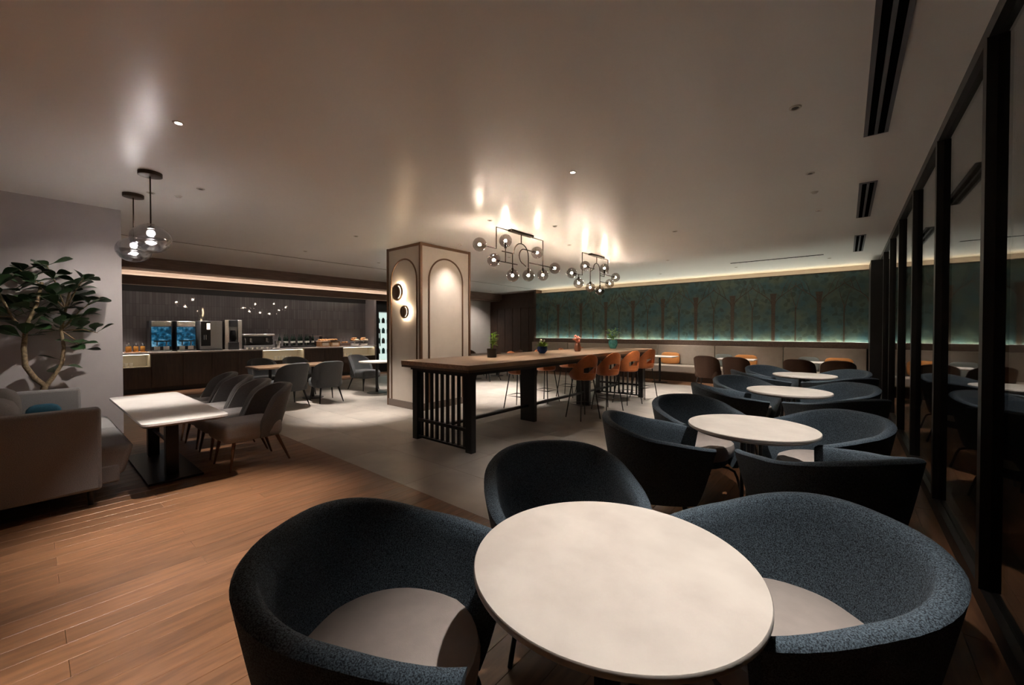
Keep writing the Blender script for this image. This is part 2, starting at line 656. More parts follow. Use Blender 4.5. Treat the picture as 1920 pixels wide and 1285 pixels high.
ceiling = tag(B(-13.7, 3.4, -4.2, 14.2, CEIL, CEIL + 0.15).build('ceiling', 'ceiling_paint'), 'warm grey painted ceiling', kind='structure')
tag(B(-13.7, XW, -4.0, 0.8, 0, CEIL).build('wall_left', 'wall_mauve'), 'plain mauve grey wall behind the plant', kind='structure')
tag(B(-13.7, -13.2, 0.8, 14.1, 0, CEIL).build('wall_bar', 'bar_tile'), 'glossy dark tiled wall behind the bar', kind='structure')
tag(B(-13.2, XG, -4.2, -4.0, 0, CEIL).build('wall_rear', 'wall_mauve'), kind='structure')
tag(B(-9.25, 3.4, 12.98, 13.15, 0, CEIL).build('wall_far', 'wall_light'), kind='structure')
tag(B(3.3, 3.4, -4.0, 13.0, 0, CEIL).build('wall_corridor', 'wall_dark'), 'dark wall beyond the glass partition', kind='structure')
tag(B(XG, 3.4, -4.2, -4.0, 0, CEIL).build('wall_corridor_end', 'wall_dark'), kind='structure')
tag(B(-13.2, -12.3, 8.75, 14.1, 0, CEIL).build('wall_passage', 'wall_light'), 'pale wall behind the column', kind='structure')
dark = tag(B(-12.3, -9.25, 13.3, 13.5, 0, CEIL).build('wall_panelled', 'walnut_dark'), 'dark wood panelled wall left of the mural', kind='structure')
for i in range(7):
    x = -12.28 + i * 0.435
    B(x, x + 0.42, 13.27, 13.30, 0.1, 2.4).build('panel', 'walnut_dark', dark, bevel=0.004)
tag(B(-9.33, -9.25, 12.6, 13.3, 0, CEIL).build('wall_return', 'walnut_dark'), kind='structure')
# baseboards
tag(B(XW, XW + 0.012, -4.0, 0.8, 0, 0.09).build('baseboard_left', 'taupe_base'), kind='structure')
# header band over the bar and the passage
hd = tag(B(-11.72, -11.60, 0.8, 13.3, 2.79, CEIL).build('trim_1', 'walnut_header'), 'brown timber header band below the ceiling over the bar', kind='structure')
tag(B(-12.32, -11.72, 0.8, 8.7, 2.79, 2.83).build('trim_2', 'soffit_cream'), 'cream soffit above the bar', kind='structure')
tag(B(-12.3, -11.72, 8.75, 13.3, 2.72, 2.83).build('trim_3', 'walnut_header'), kind='structure')
hood = tag(B(-12.27, -12.22, 0.8, 8.7, 2.485, 2.69).build('trim_4', 'walnut_header'), 'second brown timber band above the bar wall', kind='structure')
B(-13.2, -12.32, 0.8, 8.7, 2.66, 2.79).build('cream_fascia', 'soffit_cream', hood)
B(-12.32, -12.27, 0.8, 8.7, 2.60, 2.645).build('light_channel', 'soffit_cream', hood)
B(-12.305, -12.28, 0.9, 8.6, 2.646, 2.654).build('light_strip', 'hood_glow', hood)
B(-12.275, -12.215, 0.8, 8.7, 2.472, 2.485).build('light_lip', 'soffit_cream', hood)
B(-13.2, -12.32, 0.8, 8.7, 2.62, 2.66).build('underside', 'wall_dark', hood)
B(-12.31, -12.285, 0.9, 7.7, 2.53, 2.555).build('light_strip', 'added_wash_glow', hood)  # hidden strip added behind the band to light the bar wall evenly
B(-13.2, -13.17, 0.8, 8.7, 2.40, 2.62).build('dark_strip', 'wall_dark', hood)
# shallow reveal lines in the ceiling
for a in ((-9.2, -9.185, 0.9, 12.5),):
    B(a[0], a[1], a[2], a[3], CEIL - 0.006, CEIL).build('reveal_strip', 'taupe_base', ceiling)
B(-2.1, -0.37, 10.55, 10.60, CEIL - 0.006, CEIL).build('reveal_strip', 'vent_slot', ceiling)

# column with arched mouldings
CX0, CX1, CY0, CY1 = -6.87, -5.86, 4.50, 5.70
colm = tag(B(CX0, CX1, CY0, CY1, 0, CEIL).build('column', 'column_panel'), 'square beige column with bronze arched mouldings', kind='structure')
for x, y in ((CX0, CY0), (CX1, CY0), (CX1, CY1), (CX0, CY1)):
    B(x - 0.022, x + 0.022, y - 0.022, y + 0.022, 0.0, CEIL - 0.001).build('corner_trim', 'bronze', colm)
tt = MB()
tt.box(CX0 - .012, CX1 + .012, CY0 - .012, CY0 + .01, CEIL - .05, CEIL - .002).box(CX1 - .01, CX1 + .012, CY0 - .012, CY1 + .012, CEIL - .05, CEIL - .002)
tt.box(CX0 - .012, CX0 + .01, CY0 - .012, CY1 + .012, CEIL - .05, CEIL - .002).box(CX0 - .012, CX1 + .012, CY1 - .01, CY1 + .012, CEIL - .05, CEIL - .002)
tt.build('top_trim', 'bronze', colm)
bb = MB()
bb.box(CX0 - .02, CX1 + .02, CY0 - .02, CY0, 0, .13).box(CX1, CX1 + .02, CY0 - .02, CY1 + .02, 0, .13)
bb.box(CX0 - .02, CX0, CY0 - .02, CY1 + .02, 0, .13).box(CX0 - .02, CX1 + .02, CY1, CY1 + .02, 0, .13)
bb.build('base_trim', 'taupe_base', colm)
ax, rr_, zs = (CX0 + CX1) / 2, 0.395, 2.385
pth = [(ax - rr_, CY0 - .004, .13)] + [(x, CY0 - .004, z) for x, z in arc(ax, zs, rr_, 180, 0, 24)] + [(ax + rr_, CY0 - .004, .13)]
MB().tube(pth, 0.016, 8).build('arch_moulding', 'bronze', colm, smooth=True)
ay = (CY0 + CY1) / 2
pth = [(CX1 + .004, ay - rr_ - .02, .13)] + [(CX1 + .004, y, z) for y, z in arc(ay, zs, rr_ + .02, 180, 0, 24)] + [(CX1 + .004, ay + rr_ + .02, .13)]
MB().tube(pth, 0.016, 8).build('arch_moulding', 'bronze', colm, smooth=True)

# mural panel with tree trunks, ledge and cove
MX0, MX1 = -9.25, 0.50
mural = tag(B(MX0, MX1, YM, YM + 0.06, 1.17, 2.88).build('mural_panel', 'mural_teal'), 'long teal mural panel of gold trees glowing along its lower edge', 'mural')
fr = MB().box(MX0, MX1, YM - .012, YM, 2.865, 2.885)
fr.build('frame_rail', 'gold_trunk', mural)
B(MX1 - 0.05, MX1, YM - .014, YM, 1.17, 2.865).build('frame_stile', 'gold_trunk', mural)
for k in range(20):
    x = 0.445 - 0.482 * k
    if x < MX0 + 0.1:
        break
    if k % 2 == 0:
        if k:
            m = MB().frus((x, YM - .006, 1.17), (.038, .006), (x, YM - .006, 2.2), (.045, .006))
            m.frus((x, YM - .006, 2.2), (.045, .006), (x, YM - .006, 2.42), (.075, .005))
            m.build('trunk', 'gold_trunk', mural)
        br = MB()
        for sg in (-1, 1):
            if not k and sg > 0:
                continue
            pts = [(x + sg * (0.03 + 0.47 * math.sin(R(90 * t / 10)) ** 1.5), YM - .004, 2.12 + 0.56 * (t / 10) ** 0.75) for t in range(11)]
            br.tube(pts, [0.013 - .0008 * t for t in range(11)], 6)
            for t0, dx, dz in ((3, .16, .42), (5, .10, .30), (6, .26, .16)):
                p = pts[t0]
                br.tube([p, (p[0] + sg * dx * .45, YM - .004, p[2] + dz * .6), (p[0] + sg * dx, YM - .004, min(2.84, p[2] + dz))], [.008, .006, .003], 5)
        br.build('branch', 'gold_trunk', mural)
    else:
        m = MB().frus((x, YM - .005, 1.17), (.015, .005), (x, YM - .005, 2.05), (.012, .005))
        m.tube([(x, YM - .004, 2.05), (x - .07, YM - .004, 2.3), (x - .12, YM - .004, 2.6)], [.010, .007, .003], 5)
        m.tube([(x, YM - .004, 1.95), (x + .06, YM - .004, 2.25), (x + .15, YM - .004, 2.55)], [.010, .007, .003], 5)
        m.build('sapling_trunk', 'gold_trunk', mural)
B(MX0, MX1, YM + 0.075, YM + 0.10, 2.862, 2.874).build('light_strip', 'cove_glow', mural)
B(MX0, MX1, YM + 0.06, YM + 0.16, 2.83, 2.86).build('light_tray', 'soffit_cream', mural)
B(MX1, MX1 + 0.06, YM + 0.02, YM + 0.38, 1.0, 2.95).build('end_cap', 'soffit_cream', mural)

ledge = tag(B(MX0, MX1, YM - 0.16, YM - 0.001, 1.02, 1.095).build('ledge', 'walnut_header', bevel=.003), 'brown timber ledge below the teal mural', 'ledge')
B(MX0, MX1, YM - 0.16, YM - 0.14, 1.095, 1.165).build('front_lip', 'walnut_header', ledge)
B(MX0, MX1, YM - 0.045, YM - 0.02, 1.096, 1.106).build('light_strip', 'strip_glow', ledge)
B(MX0, MX1, YM - 0.15, YM - 0.002, 0.0, 1.019).build('backing', 'wall_dark', ledge)

# glass partition on the right
wr = tag(B(XG - .03, XG + .05, -4.0, 12.4, CEIL - 0.075, CEIL).build('wall_right', 'frame_black'), 'floor to ceiling glass partition with black mullions', kind='structure')
B(XG - .03, XG + .05, -4.0, 12.4, 0.0, 0.10).build('bottom_rail', 'frame_black', wr)
ys = [-2.68, -1.21, 0.26, 1.73, 3.20, 4.67, 6.14, 7.61, 9.08, 10.55, 12.02]
for y in ys:
    B(XG - .035, XG + .055, y - .035, y + .035, 0.10, CEIL - .075).build('mullion', 'frame_black', wr)
for y0, y1 in zip([-4.0] + ys, ys + [12.4]):
    B(XG + .004, XG + .014, y0 + (.035 if y0 > -4 else 0), y1 - .035, 0.10, CEIL - .075).build('pane', 'window_glass', wr)
B(XG - .18, XG + .05, 11.55, 12.4, 0, CEIL - .075).build('end_post', 'frame_black', wr)

# ------------------------------------------------------------------ upholstered shells


def shell(at_, bt, ab, bb_, zb, zback, zarm, th, phim, ex=2.3, nphi=28, ns=6, hole=None, power=1.0, lean=0.0, flare=1.0, fwd=1.0, drop=0.0):
    """curved chair back that wraps round: open grid with thickness, rounded rim; front is +y"""
    m = MB()
    rows = []
    half = th / 2

    def P(ph, s, off):
        a = ab + (at_ - ab) * s ** 0.8
        b = bb_ + (bt - bb_) * s ** 0.8
        c, q = math.sin(ph), -math.cos(ph)
        x = math.copysign(abs(c) ** (2 / ex), c) * (a - off)
        y = math.copysign(abs(q) ** (2 / ex), q) * ((b - off) if q < 0 else b * fwd)
        t = abs(ph) / phim
        zr = zarm + (zback - zarm) * (math.cos(min(1, t ** flare) * math.pi / 2) ** power)
        if drop:
            k_ = max(0.0, (t - .72) / .28)
            zr -= drop * k_ ** 2.2
        z = zb + (zr - zb) * s
        y -= lean * s * max(0, math.cos(ph))
        return x, y, z
    prof = [(s / ns * 0.97, 0.0) for s in range(ns + 1)] + [(0.992, half * .35), (1.0, half), (0.992, th - half * .35)]
    prof += [(s / ns * 0.97, th) for s in range(ns, -1, -1)]
    k = len(prof)
    for i in range(nphi + 1):
        ph = -phim + 2 * phim * i / nphi
        for s, off in prof:
            m.V.append(P(ph, s, off))
    for i in range(nphi):
        for j in range(k):
            j2 = (j + 1) % k
            if hole:
                i0, i1, s0, s1 = hole
                if i0 <= i < i1 and (s0 <= j < s1 or k - 1 - s1 <= j < k - 1 - s0):
                    continue
            m.F.append((i * k + j, i * k + j2, (i + 1) * k + j2, (i + 1) * k + j))
    if hole:
        i0, i1, s0, s1 = hole
        for i in range(i0, i1):
            for j in (s0, s1):
                jj = k - 1 - j
                m.F.append((i * k + j, i * k + jj, (i + 1) * k + jj, (i + 1) * k + j))
        for j in range(s0, s1):
            for i in (i0, i1):
                m.F.append((i * k + j, i * k + j + 1, i * k + k - 2 - j, i * k + k - 1 - j))
    for i in (0, nphi):
        for j in range(k // 2):
            a, b, c, d = j, j + 1, k - 2 - j, k - 1 - j
            if b < c:
                m.F.append((i * k + a, i * k + b, i * k + c, i * k + d))
            elif b == c:
                m.F.append((i * k + a, i * k + b, i * k + d))
    return m


def tub_chair(label, loc, rz, group):
    t = thing('tub_chair', label, 'chair', loc, rz, group)
    shell(.385, .375, .28, .27, .25, .81, .665, .062, R(128), ex=2.5, nphi=40, ns=8, power=1.3, fwd=1.45).build('back_shell', 'blue_fabric', t, smooth=True)
    MB().lathe([(0, .235), (.24, .235), (.262, .26), (.265, .30), (0, .30)], 28).build('seat_base', 'blue_fabric', t, smooth=True)
    MB().lathe([(0, .30), (.27, .30), (.305, .335), (.315, .40), (.305, .435), (.27, .452), (0, .458)], 36, sx=1.0, sy=.98).build('seat', 'taupe_leather', t, smooth=True)
    for sx in (-1, 1):
        for sy in (-1, 1):
            MB().tube([(sx * .10, sy * .10, .228), (sx * .19, sy * .19, .226), (sx * .225, sy * .225, .205), (sx * .24, sy * .24, .16), (sx * .27, sy * .27, .0)],
                      .011, 8).build('leg', 'black_metal', t, smooth=True)
    return t


def round_table(label, loc):
    t = thing('round_table', label, 'table', loc, 0, 'round stone tables along the glass partition')
    MB().lathe([(0, .718), (.42, .718), (.425, .722), (.425, .736), (.422, .74), (0, .74)], 96).build('table_top', 'stone_top', t, smooth=True)
    MB().lathe([(0, .700), (.39, .700), (.415, .7175), (0, .7175)], 72).build('top_underside', 'stone_edge', t, smooth=True)
    MB().cyl((0, 0, .02), (0, 0, .70), .03, n=16).build('stem', 'black_metal', t, smooth=True)
    m = MB()
    for k in range(3):
        a = R(30 + 120 * k)
        m.cyl((.07 * math.cos(a), .07 * math.sin(a), .02), (.07 * math.cos(a), .07 * math.sin(a), .69), .014, n=8)
    m.build('support_rod', 'black_metal', t, smooth=True)
    m = MB()
    m.box(-.2, .2, -.03, .03, .665, .70).box(-.03, .03, -.2, .2, .665, .70)
    m.build('top_bracket', 'black_metal', t)
    MB().lathe([(0, 0), (.235, 0), (.24, .006), (.235, .014), (.05, .024), (0, .024)], 40).build('base_plate', 'black_metal', t, smooth=True)
    return t


TABLES = [(-.555, 1.15), (-.54, 3.43), (-.52, 5.74), (-.51, 7.95)]
TN = ['nearest round pale stone table in the foreground', 'second round pale stone table from the foreground along the glass partition',
      'third round pale stone table from the foreground along the glass partition', 'farthest round pale stone table along the glass partition']
ORD = ['nearest', 'second nearest', 'third nearest', 'farthest']
chair0 = None
for ti, (tx, ty) in enumerate(TABLES):
    round_table(TN[ti], (tx, ty, 0))
    for off, where in (((-.57, -.42), 'near left side'), ((-.52, .54), 'far left side'), ((.43, .49), 'far right side'),
                       ((.46, -.47), 'near right side')):
        if ti == 0 and off[0] > 0 > off[1]:
            continue
        lab = 'dark blue tub chair at the %s round table, on its %s' % (ORD[ti], where)
        jx, jy, jr = random.uniform(-.015, .015), random.uniform(-.015, .015), random.uniform(-4, 4)
        rz = math.atan2(off[0], -off[1]) + R(jr * .5 - (9 if off[0] < 0 > off[1] else 0))
        loc = (tx + off[0] + jx, ty + off[1] + jy, 0)
        if chair0 is None:
            chair0 = tub_chair(lab, loc, rz, 'dark blue tub chairs around the round tables')
        else:
            dup(chair0, loc, rz, lab)

# ------------------------------------------------------------------ high communal table and stools
HX, HY0, HY1 = -3.92, 3.18, 8.75
ht = thing('communal_table', 'long high oak communal table with black slatted end frame', 'table', (HX, 0, 0))
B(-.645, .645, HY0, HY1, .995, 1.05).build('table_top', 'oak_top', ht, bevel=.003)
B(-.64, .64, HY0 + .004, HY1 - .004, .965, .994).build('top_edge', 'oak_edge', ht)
for ye in (3.34, HY1 - .26):
    for sx in (-1, 1):
        B(sx * .51 - .05, sx * .51 + .05, ye - .04, ye + .04, 0, .965).build('leg', 'black_metal', ht, bevel=.003)
    for k in range(9):
        x = -.41 + k * .1025
        B(x - .016, x + .016, ye - .016, ye + .016, .05, .90).build('slat', 'black_metal', ht)
    B(-.46, .46, ye - .025, ye + .025, .90, .965).build('rail', 'black_metal', ht)
    B(-.46, .46, ye - .027, ye + .027, .245, .285).build('rail', 'black_metal', ht)
    B(-.46, .46, ye - .027, ye + .027, .03, .055).build('rail', 'black_metal', ht)
for y in (5.14, 6.9):
    B(-.14, .14, y - .035, y + .035, 0, .965).build('slab_leg', 'black_metal', ht, bevel=.003)
B(-.03, .03, 3.38, HY1 - .30, .23, .265).build('foot_rail', 'black_metal', ht)
B(-.60, .60, 3.3, HY1 - .22, .925, .962).build('apron', 'black_metal', ht)


def bar_stool(label, loc, rz, group):
    t = thing('bar_stool', label, 'stool', loc, rz, group)
    shell(.235, .225, .195, .19, .665, 1.06, .74, .028, R(112), ex=2.3, nphi=28, ns=8, hole=(10, 18, 2, 4), power=1.25).build('backrest', 'orange_leather', t, smooth=True)
    MB().lathe([(0, .64), (.17, .64), (.195, .66), (.20, .70), (.18, .73), (0, .74)], 28, sx=1.0, sy=1.02).build('seat', 'orange_leather', t, smooth=True)
    for sx in (-1, 1):
        for sy in (-1, 1):
            MB().cyl((sx * .12, sy * .12, .645), (sx * .20, sy * .20, 0), .011, .009, 8).build('leg', 'black_metal', t, smooth=True)
    q = .172
    MB().tube([(-q, -q, .24), (q, -q, .24), (q, q, .24), (-q, q, .24)], .009, 8, closed=True).build('foot_ring', 'black_metal', t)
    return t


st0 = None
names = ['nearest', 'second', 'third', 'farthest']
for side, rz, x in (('near', R(68), -3.34), ('far', R(-90), -4.70)):
    for i, y in enumerate((5.86, 6.74, 7.62, 8.46)):
        lab = ('%s burnt orange bar stool on the near side of the communal table' if side == 'near' else
               '%s orange bar stool on the far side of the communal table') % names[i]
        if st0 is None:
            st0 = bar_stool(lab, (x, y, 0), rz, 'orange bar stools at the communal table')
        else:
            dup(st0, (x, y, 0), rz + R(random.uniform(-5, 5)), lab)

# plants on the communal table


def leaf_mesh(name, L, W, material, curl=0.15):
    m = MB()
    n = 4
    for i in range(n + 1):
        t = i / n
        wv = W * math.sin(math.pi * min(1, .06 + .94 * t ** 1.15)) if i < n else 0.0
        z = -curl * L * t * t
        m.V += [(-wv / 2, L * t, z + .03 * L * (wv / W)), (0, L * t, z), (wv / 2, L * t, z + .03 * L * (wv / W))]
    for i in range(n):
        a = i * 3
        m.F += [(a, a + 1, a + 4, a + 3), (a + 1, a + 2, a + 5, a + 4)]
    return m.mesh(name, material, smooth='all')


def put_leaf(me, parent, p, d, roll=0.0, scale=1.0, name='leaf'):
    o = bpy.data.objects.new(name, me)
    COL.objects.link(o)
    o.parent = parent
    o.location = p
    q = Vector(d).normalized().to_track_quat('Y', 'Z')
    o.rotation_euler = (q.to_matrix() @ Matrix.Rotation(roll, 3, 'Y')).to_euler()
    o.scale = (scale,) * 3
    return o


ZT = 1.05
small_leaf = leaf_mesh('leaf', .075, .03, 'leaf_fresh')
rnd = random.Random(3)
p1 = thing('potted_plant', 'leafy green plant in black pot at the near end of the communal table', 'plant', (-4.06, 4.42, ZT))
MB().lathe([(0, 0), (.068, 0), (.075, .13), (.068, .13), (.064, .115), (0, .115)], 20).build('pot', 'pot_black', p1, smooth=True)
sm = MB()
for k in range(7):
    a = rnd.uniform(0, 6.28)
    h = rnd.uniform(.26, .38)
    tip = (math.cos(a) * .06, math.sin(a) * .06, h)
    sm.tube([(0, 0, .11), (tip[0] * .4, tip[1] * .4, .2), tip], [.004, .003, .002], 5)
    for j in range(9):
        t = .3 + .7 * j / 8
        b = rnd.uniform(0, 6.28)
        put_leaf(small_leaf, p1, (tip[0] * t, tip[1] * t, .11 + (h - .11) * t), (math.cos(b), math.sin(b), rnd.uniform(-.1, .7)), scale=rnd.uniform(.7, 1.2))
sm.build('stem', 'leaf_fresh', p1)
p2 = thing('flower_bowl', 'low arrangement of yellow green flowers in a blue glazed bowl', 'flowers', (-4.12, 5.80, ZT))
MB().lathe([(0, 0), (.05, 0), (.088, .045), (.092, .09), (.08, .12), (.072, .12), (.078, .09), (0, .085)], 24).build('bowl', 'pot_blue', p2, smooth=True)
for k in range(46):
    a = rnd.uniform(0, 6.28)
    e = rnd.uniform(.1, 1.3)
    put_leaf(small_leaf, p2, (math.cos(a) * .03, math.sin(a) * .03, .11), (math.cos(a) * math.cos(e), math.sin(a) * math.cos(e), math.sin(e)), scale=rnd.uniform(1.0, 1.7))
fm = MB()
for k in range(7):
    a = rnd.uniform(0, 6.28)
    fm.sphere((math.cos(a) * .035, math.sin(a) * .035, rnd.uniform(.19, .24)), .016, 8, 6)
fm.build('blossom', 'petal_white', p2, smooth=True)
p3 = thing('flower_vase', 'copper vase of pink red blooms on the communal table', 'vase', (-3.94, 6.71, ZT))
MB().lathe([(0, 0), (.05, 0), (.07, .05), (.062, .12), (.042, .16), (.05, .18), (.043, .18), (.036, .155), (0, .15)], 20).build('vase', 'pot_copper', p3, smooth=True)
fm = MB()
for k in range(22):
    a = rnd.uniform(0, 6.28)
    rr = rnd.uniform(.0, .085)
    p = (math.cos(a) * rr, math.sin(a) * rr, rnd.uniform(.19, .30))
    fm.sphere(p, rnd.uniform(.014, .024), 8, 6)
    fm.tube([(0, 0, .14), p], .003, 4)
fm.build('blossom', 'petal_pink', p3, smooth=True)
p4 = thing('potted_plant', 'bright green plant in turquoise vase at the far end of the communal table', 'plant', (-4.0, 8.35, ZT))
MB().lathe([(0, 0), (.06, 0), (.095, .08), (.10, .15), (.085, .19), (.075, .19), (.085, .15), (0, .14)], 24).build('pot', 'pot_turquoise', p4, smooth=True)
sm = MB()
for k in range(9):
    a = rnd.uniform(0, 6.28)
    h = rnd.uniform(.30, .46)
    tip = (math.cos(a) * .10, math.sin(a) * .10, h)
    sm.tube([(0, 0, .15), (tip[0] * .3, tip[1] * .3, .26), tip], [.005, .004, .003], 5)
    for j in range(8):
        t = .25 + .75 * j / 7
        b = rnd.uniform(0, 6.28)
        put_leaf(small_leaf, p4, (tip[0] * t, tip[1] * t, .15 + (h - .15) * t), (math.cos(b), math.sin(b), rnd.uniform(-.2, .7)), scale=rnd.uniform(1.1, 1.9))
sm.build('stem', 'leaf_fresh', p4)

# ------------------------------------------------------------------ left lounge
sofa = thing('sofa', 'grey fabric sofa with square arms in front of the left wall', 'sofa', (0, 0, 0))
SX0, SX1 = -6.78, -4.70
B(SX0 + .13, SX1 - .13, -.40, .50, .14, .30).build('base', 'sofa_fabric', sofa, bevel=.02, smooth=True)
B(SX1 - .13, SX1, -.60, .38, .14, .815).build('arm', 'sofa_fabric', sofa, bevel=.025, seg=3, smooth=True)
B(SX0, SX0 + .13, -.60, .38, .14, .80).build('arm', 'sofa_fabric', sofa, bevel=.025, seg=3, smooth=True)
B(SX0 + .13, SX1 - .13, -.60, -.38, .14, .84).build('backrest', 'sofa_fabric', sofa, bevel=.04, seg=3, smooth=True)
for k in range(2):
    x0 = SX0 + .13 + k * .91
    m = MB().frus((x0 + .455, .09, .19), (.448, .44), (x0 + .455, .12, .46), (.452, .48))
    m.build('seat_cushion', 'sofa_fabric', sofa, bevel=.05, seg=4, smooth=True)
    MB().pillow(x0 + .455, -.20, .67, .44, .16, .22).build('back_cushion', 'sofa_fabric', sofa, smooth=True)
for x in (SX0 + .12, SX1 - .12):
    for y in (-.52, .32):
        MB().cyl((x, y, 0), (x, y, .14), .018, .024, 10).build('leg', 'black_metal', sofa, smooth=True)
cu = MB().pillow(0, 0, 0, .13, .05, .115).build('throw_pillow', 'blue_cushion', smooth=True, loc=(-6.50, .10, .565), rot=(R(-12), 0, R(-90)))
tag(cu, 'blue throw pillow leaning in the far corner of the grey sofa', 'pillow')

lt = thing('dining_table', 'white marble rectangular table between grey sofa and armchairs', 'table', (-5.58, .91, 0))
rc = []
for cx, cy, a in ((1.02, .25, 0), (-1.02, .25, 90), (-1.02, -.25, 180), (1.02, -.25, 270)):
    rc += arc(cx, cy, .06, a, a + 90, 5)
MB().prism(rc, 'z', .637, .66).build('table_top', 'marble_white', lt, bevel=.003)
MB().prism([(x * .985, y * .96) for x, y in rc], 'z', .622, .637).build('top_underside', 'stone_edge', lt)
for x in (.38, -.55):
    B(x - .05, x + .05, -.05, .05, .02, .622).build('post', 'black_gloss', lt, bevel=.004)
B(-.72, .62, -.21, .21, 0, .02).build('base_plate', 'black_gloss', lt, bevel=.004)
B(-.50, .32, -.012, .012, .30, .32).build('stretcher', 'black_gloss', lt)


def arm_chair(name, label, loc, rz, group, fab, seat, leg, cat='chair'):
    t = thing(name, label, cat, loc, rz, group)
    shell(.30, .30, .25, .235, .30, .845, .64, .075, R(92), ex=2.5, nphi=30, ns=7, power=.8, lean=.10, flare=1.3, drop=.20).build('backrest', fab, t, smooth=True)
    B(-.255, .255, -.22, .35, .29, .485).build('seat', seat, t, bevel=.065, seg=4, smooth=True)
    for sx in (-1, 1):
        MB().cyl((sx * .19, .24, .315), (sx * .23, .29, 0), .02, .010, 10).build('leg', leg, t, smooth=True)
        MB().cyl((sx * .17, -.17, .315), (sx * .23, -.29, 0), .02, .010, 10).build('leg', leg, t, smooth=True)
    return t


ac0 = None
for i, x in enumerate((-5.05, -5.68, -6.31, -6.94)):
    lab = '%s grey upholstered armchair with tapered wooden legs at the marble table' % ['nearest', 'second', 'third', 'farthest'][i]
    loc = (x, 1.58, 0)
    if not i:
        ac0 = arm_chair('lounge_armchair', lab, loc, R(180 + 3), 'grey armchairs along the marble table', 'grey_fabric', 'seat_fabric', 'wood_leg')
    else:
        dup(ac0, loc, R(180 + random.uniform(-4, 4)), lab)

# big plant in the corner behind the sofa
PX, PY = -7.07, 0.05
pl = thing('potted_tree', 'tall broad leaved indoor tree behind the grey sofa', 'plant', (PX, PY, 0))
MB().lathe([(0, 0), (.13, 0), (.165, .40), (.15, .40), (.145, .36), (0, .36)], 28).build('pot', 'pot_black', pl, smooth=True)
MB().lathe([(0, .362), (.144, .362), (0, .37)], 20).build('soil', 'soil', pl)
tr = [[(0, 0, .36), (-.0, .04, .62), (.0, .07, .82), (.0, .0, .90), (.0, -.07, 1.05), (.0, -.08, 1.25), (.02, -.06, 1.5), (.05, .02, 1.75), (.0, .06, 2.0)],
      [(0, .07, .80), (.0, .13, .90), (.02, .20, 1.06), (.02, .22, 1.25), (.0, .20, 1.45), (.0, .24, 1.7), (.0, .28, 1.95)],
      [(0.02, -.06, 1.4), (.05, -.16, 1.6), (.06, -.24, 1.85), (.05, -.30, 2.02)]]
for q, rad in zip(tr, (.034, .024, .016)):
    MB().tube(q, [rad * (1 - .55 * i / (len(q) - 1)) for i in range(len(q))], 10).build('trunk', 'bark', pl, smooth=True)


def broad_leaf():
    m = MB()
    n = 6
    L = .19
    for i in range(n + 1):
        t = i / n
        wv = .135 * (math.sin(math.pi * (t ** 1.4)) ** .75 if 0 < t < 1 else 0) + (.006 if t == 0 else 0)
        z = -.10 * L * t * t
        u = .12 * wv
        m.V += [(-wv / 2, .03 + L * t, z + u), (0, .03 + L * t, z), (wv / 2, .03 + L * t, z + u)]
    for i in range(n):
        a = i * 3
        m.F += [(a, a + 1, a + 4, a + 3), (a + 1, a + 2, a + 5, a + 4)]
    m.tube([(0, -.02, 0), (0, .035, 0), (0, L * .8, -.01)], [.003, .003, .001], 5)
    return m.mesh('leaf', 'leaf_dark', smooth='all')


big = broad_leaf()
lr = random.Random(11)


def leaves_along(q, t0, n, spread=0.10, up=.35, sc=1.0):
    for i in range(n):
        t = t0 + (1 - t0) * (i + lr.random()) / n
        f = t * (len(q) - 1)
        a = int(min(f, len(q) - 2))
        p = Vector(q[a]).lerp(Vector(q[a + 1]), f - a)
        b = i * 2.4 + lr.uniform(-.5, .5)
        d = Vector((math.cos(b) * .75, math.sin(b), up + lr.uniform(-.35, .6)))
        dd = d.normalized()
        o = p + dd * lr.uniform(0, spread)
        if PX + o.x + dd.x * .23 < XW + .03:
            d.x = abs(d.x) * .6
        put_leaf(big, pl, o, d, roll=lr.uniform(-.7, .7), scale=sc * lr.uniform(.75, 1.15))


leaves_along(tr[0], .66, 36, .16)
leaves_along(tr[1], .62, 28, .14)
leaves_along(tr[2], .30, 34, .16)
leaves_along(tr[1], .15, 9, .04, .1, .8)
for tgt in ((.02, .50, 1.42), (.04, .46, 1.80), (.03, .40, 2.10), (.05, -.44, 1.75), (.06, -.40, 1.55), (.02, .38, 1.22), (.0, .10, 2.2), (.03, .36, 1.62), (.05, -.1, 2.12)):
    st = Vector(tr[1][4]) if tgt[1] > 0 else Vector(tr[2][1])
    if tgt[2] > 2.05:
        st = Vector(tr[1][5])
    q = [st, st.lerp(Vector(tgt), .6) + Vector((0, 0, .03)), Vector(tgt)]
    MB().tube(q, [.009, .007, .004], 6).build('twig', 'bark', pl, smooth=True)
    leaves_along(q, .45, 7, .03, .25, .85)

# ------------------------------------------------------------------ tables and chairs in front of the bar
ta = thing('dining_table', 'rectangular wooden table in front of the bar', 'table', (-8.88, 3.52, 0))
B(-.36, .36, -.75, .75, .70, .735).build('table_top', 'oak_top', ta, bevel=.004)
for y in (-.42, .42):
    MB().cyl((0, y, .015), (0, y, .70), .03, n=12).build('stem', 'black_metal', ta, smooth=True)
    MB().lathe([(0, 0), (.21, 0), (.21, .012), (.04, .02), (0, .02)], 28, c=(0, y, 0)).build('base_plate', 'black_metal', ta, smooth=True)
tc_ = thing('dining_table', 'small round pale table half hidden by the column', 'table', (-8.42, 5.2, 0))
MB().lathe([(0, .71), (.395, .71), (.40, .715), (.40, .735), (0, .735)], 48).build('table_top', 'stone_top', tc_, smooth=True)
MB().cyl((0, 0, .015), (0, 0, .71), .03, n=12).build('stem', 'black_metal', tc_, smooth=True)
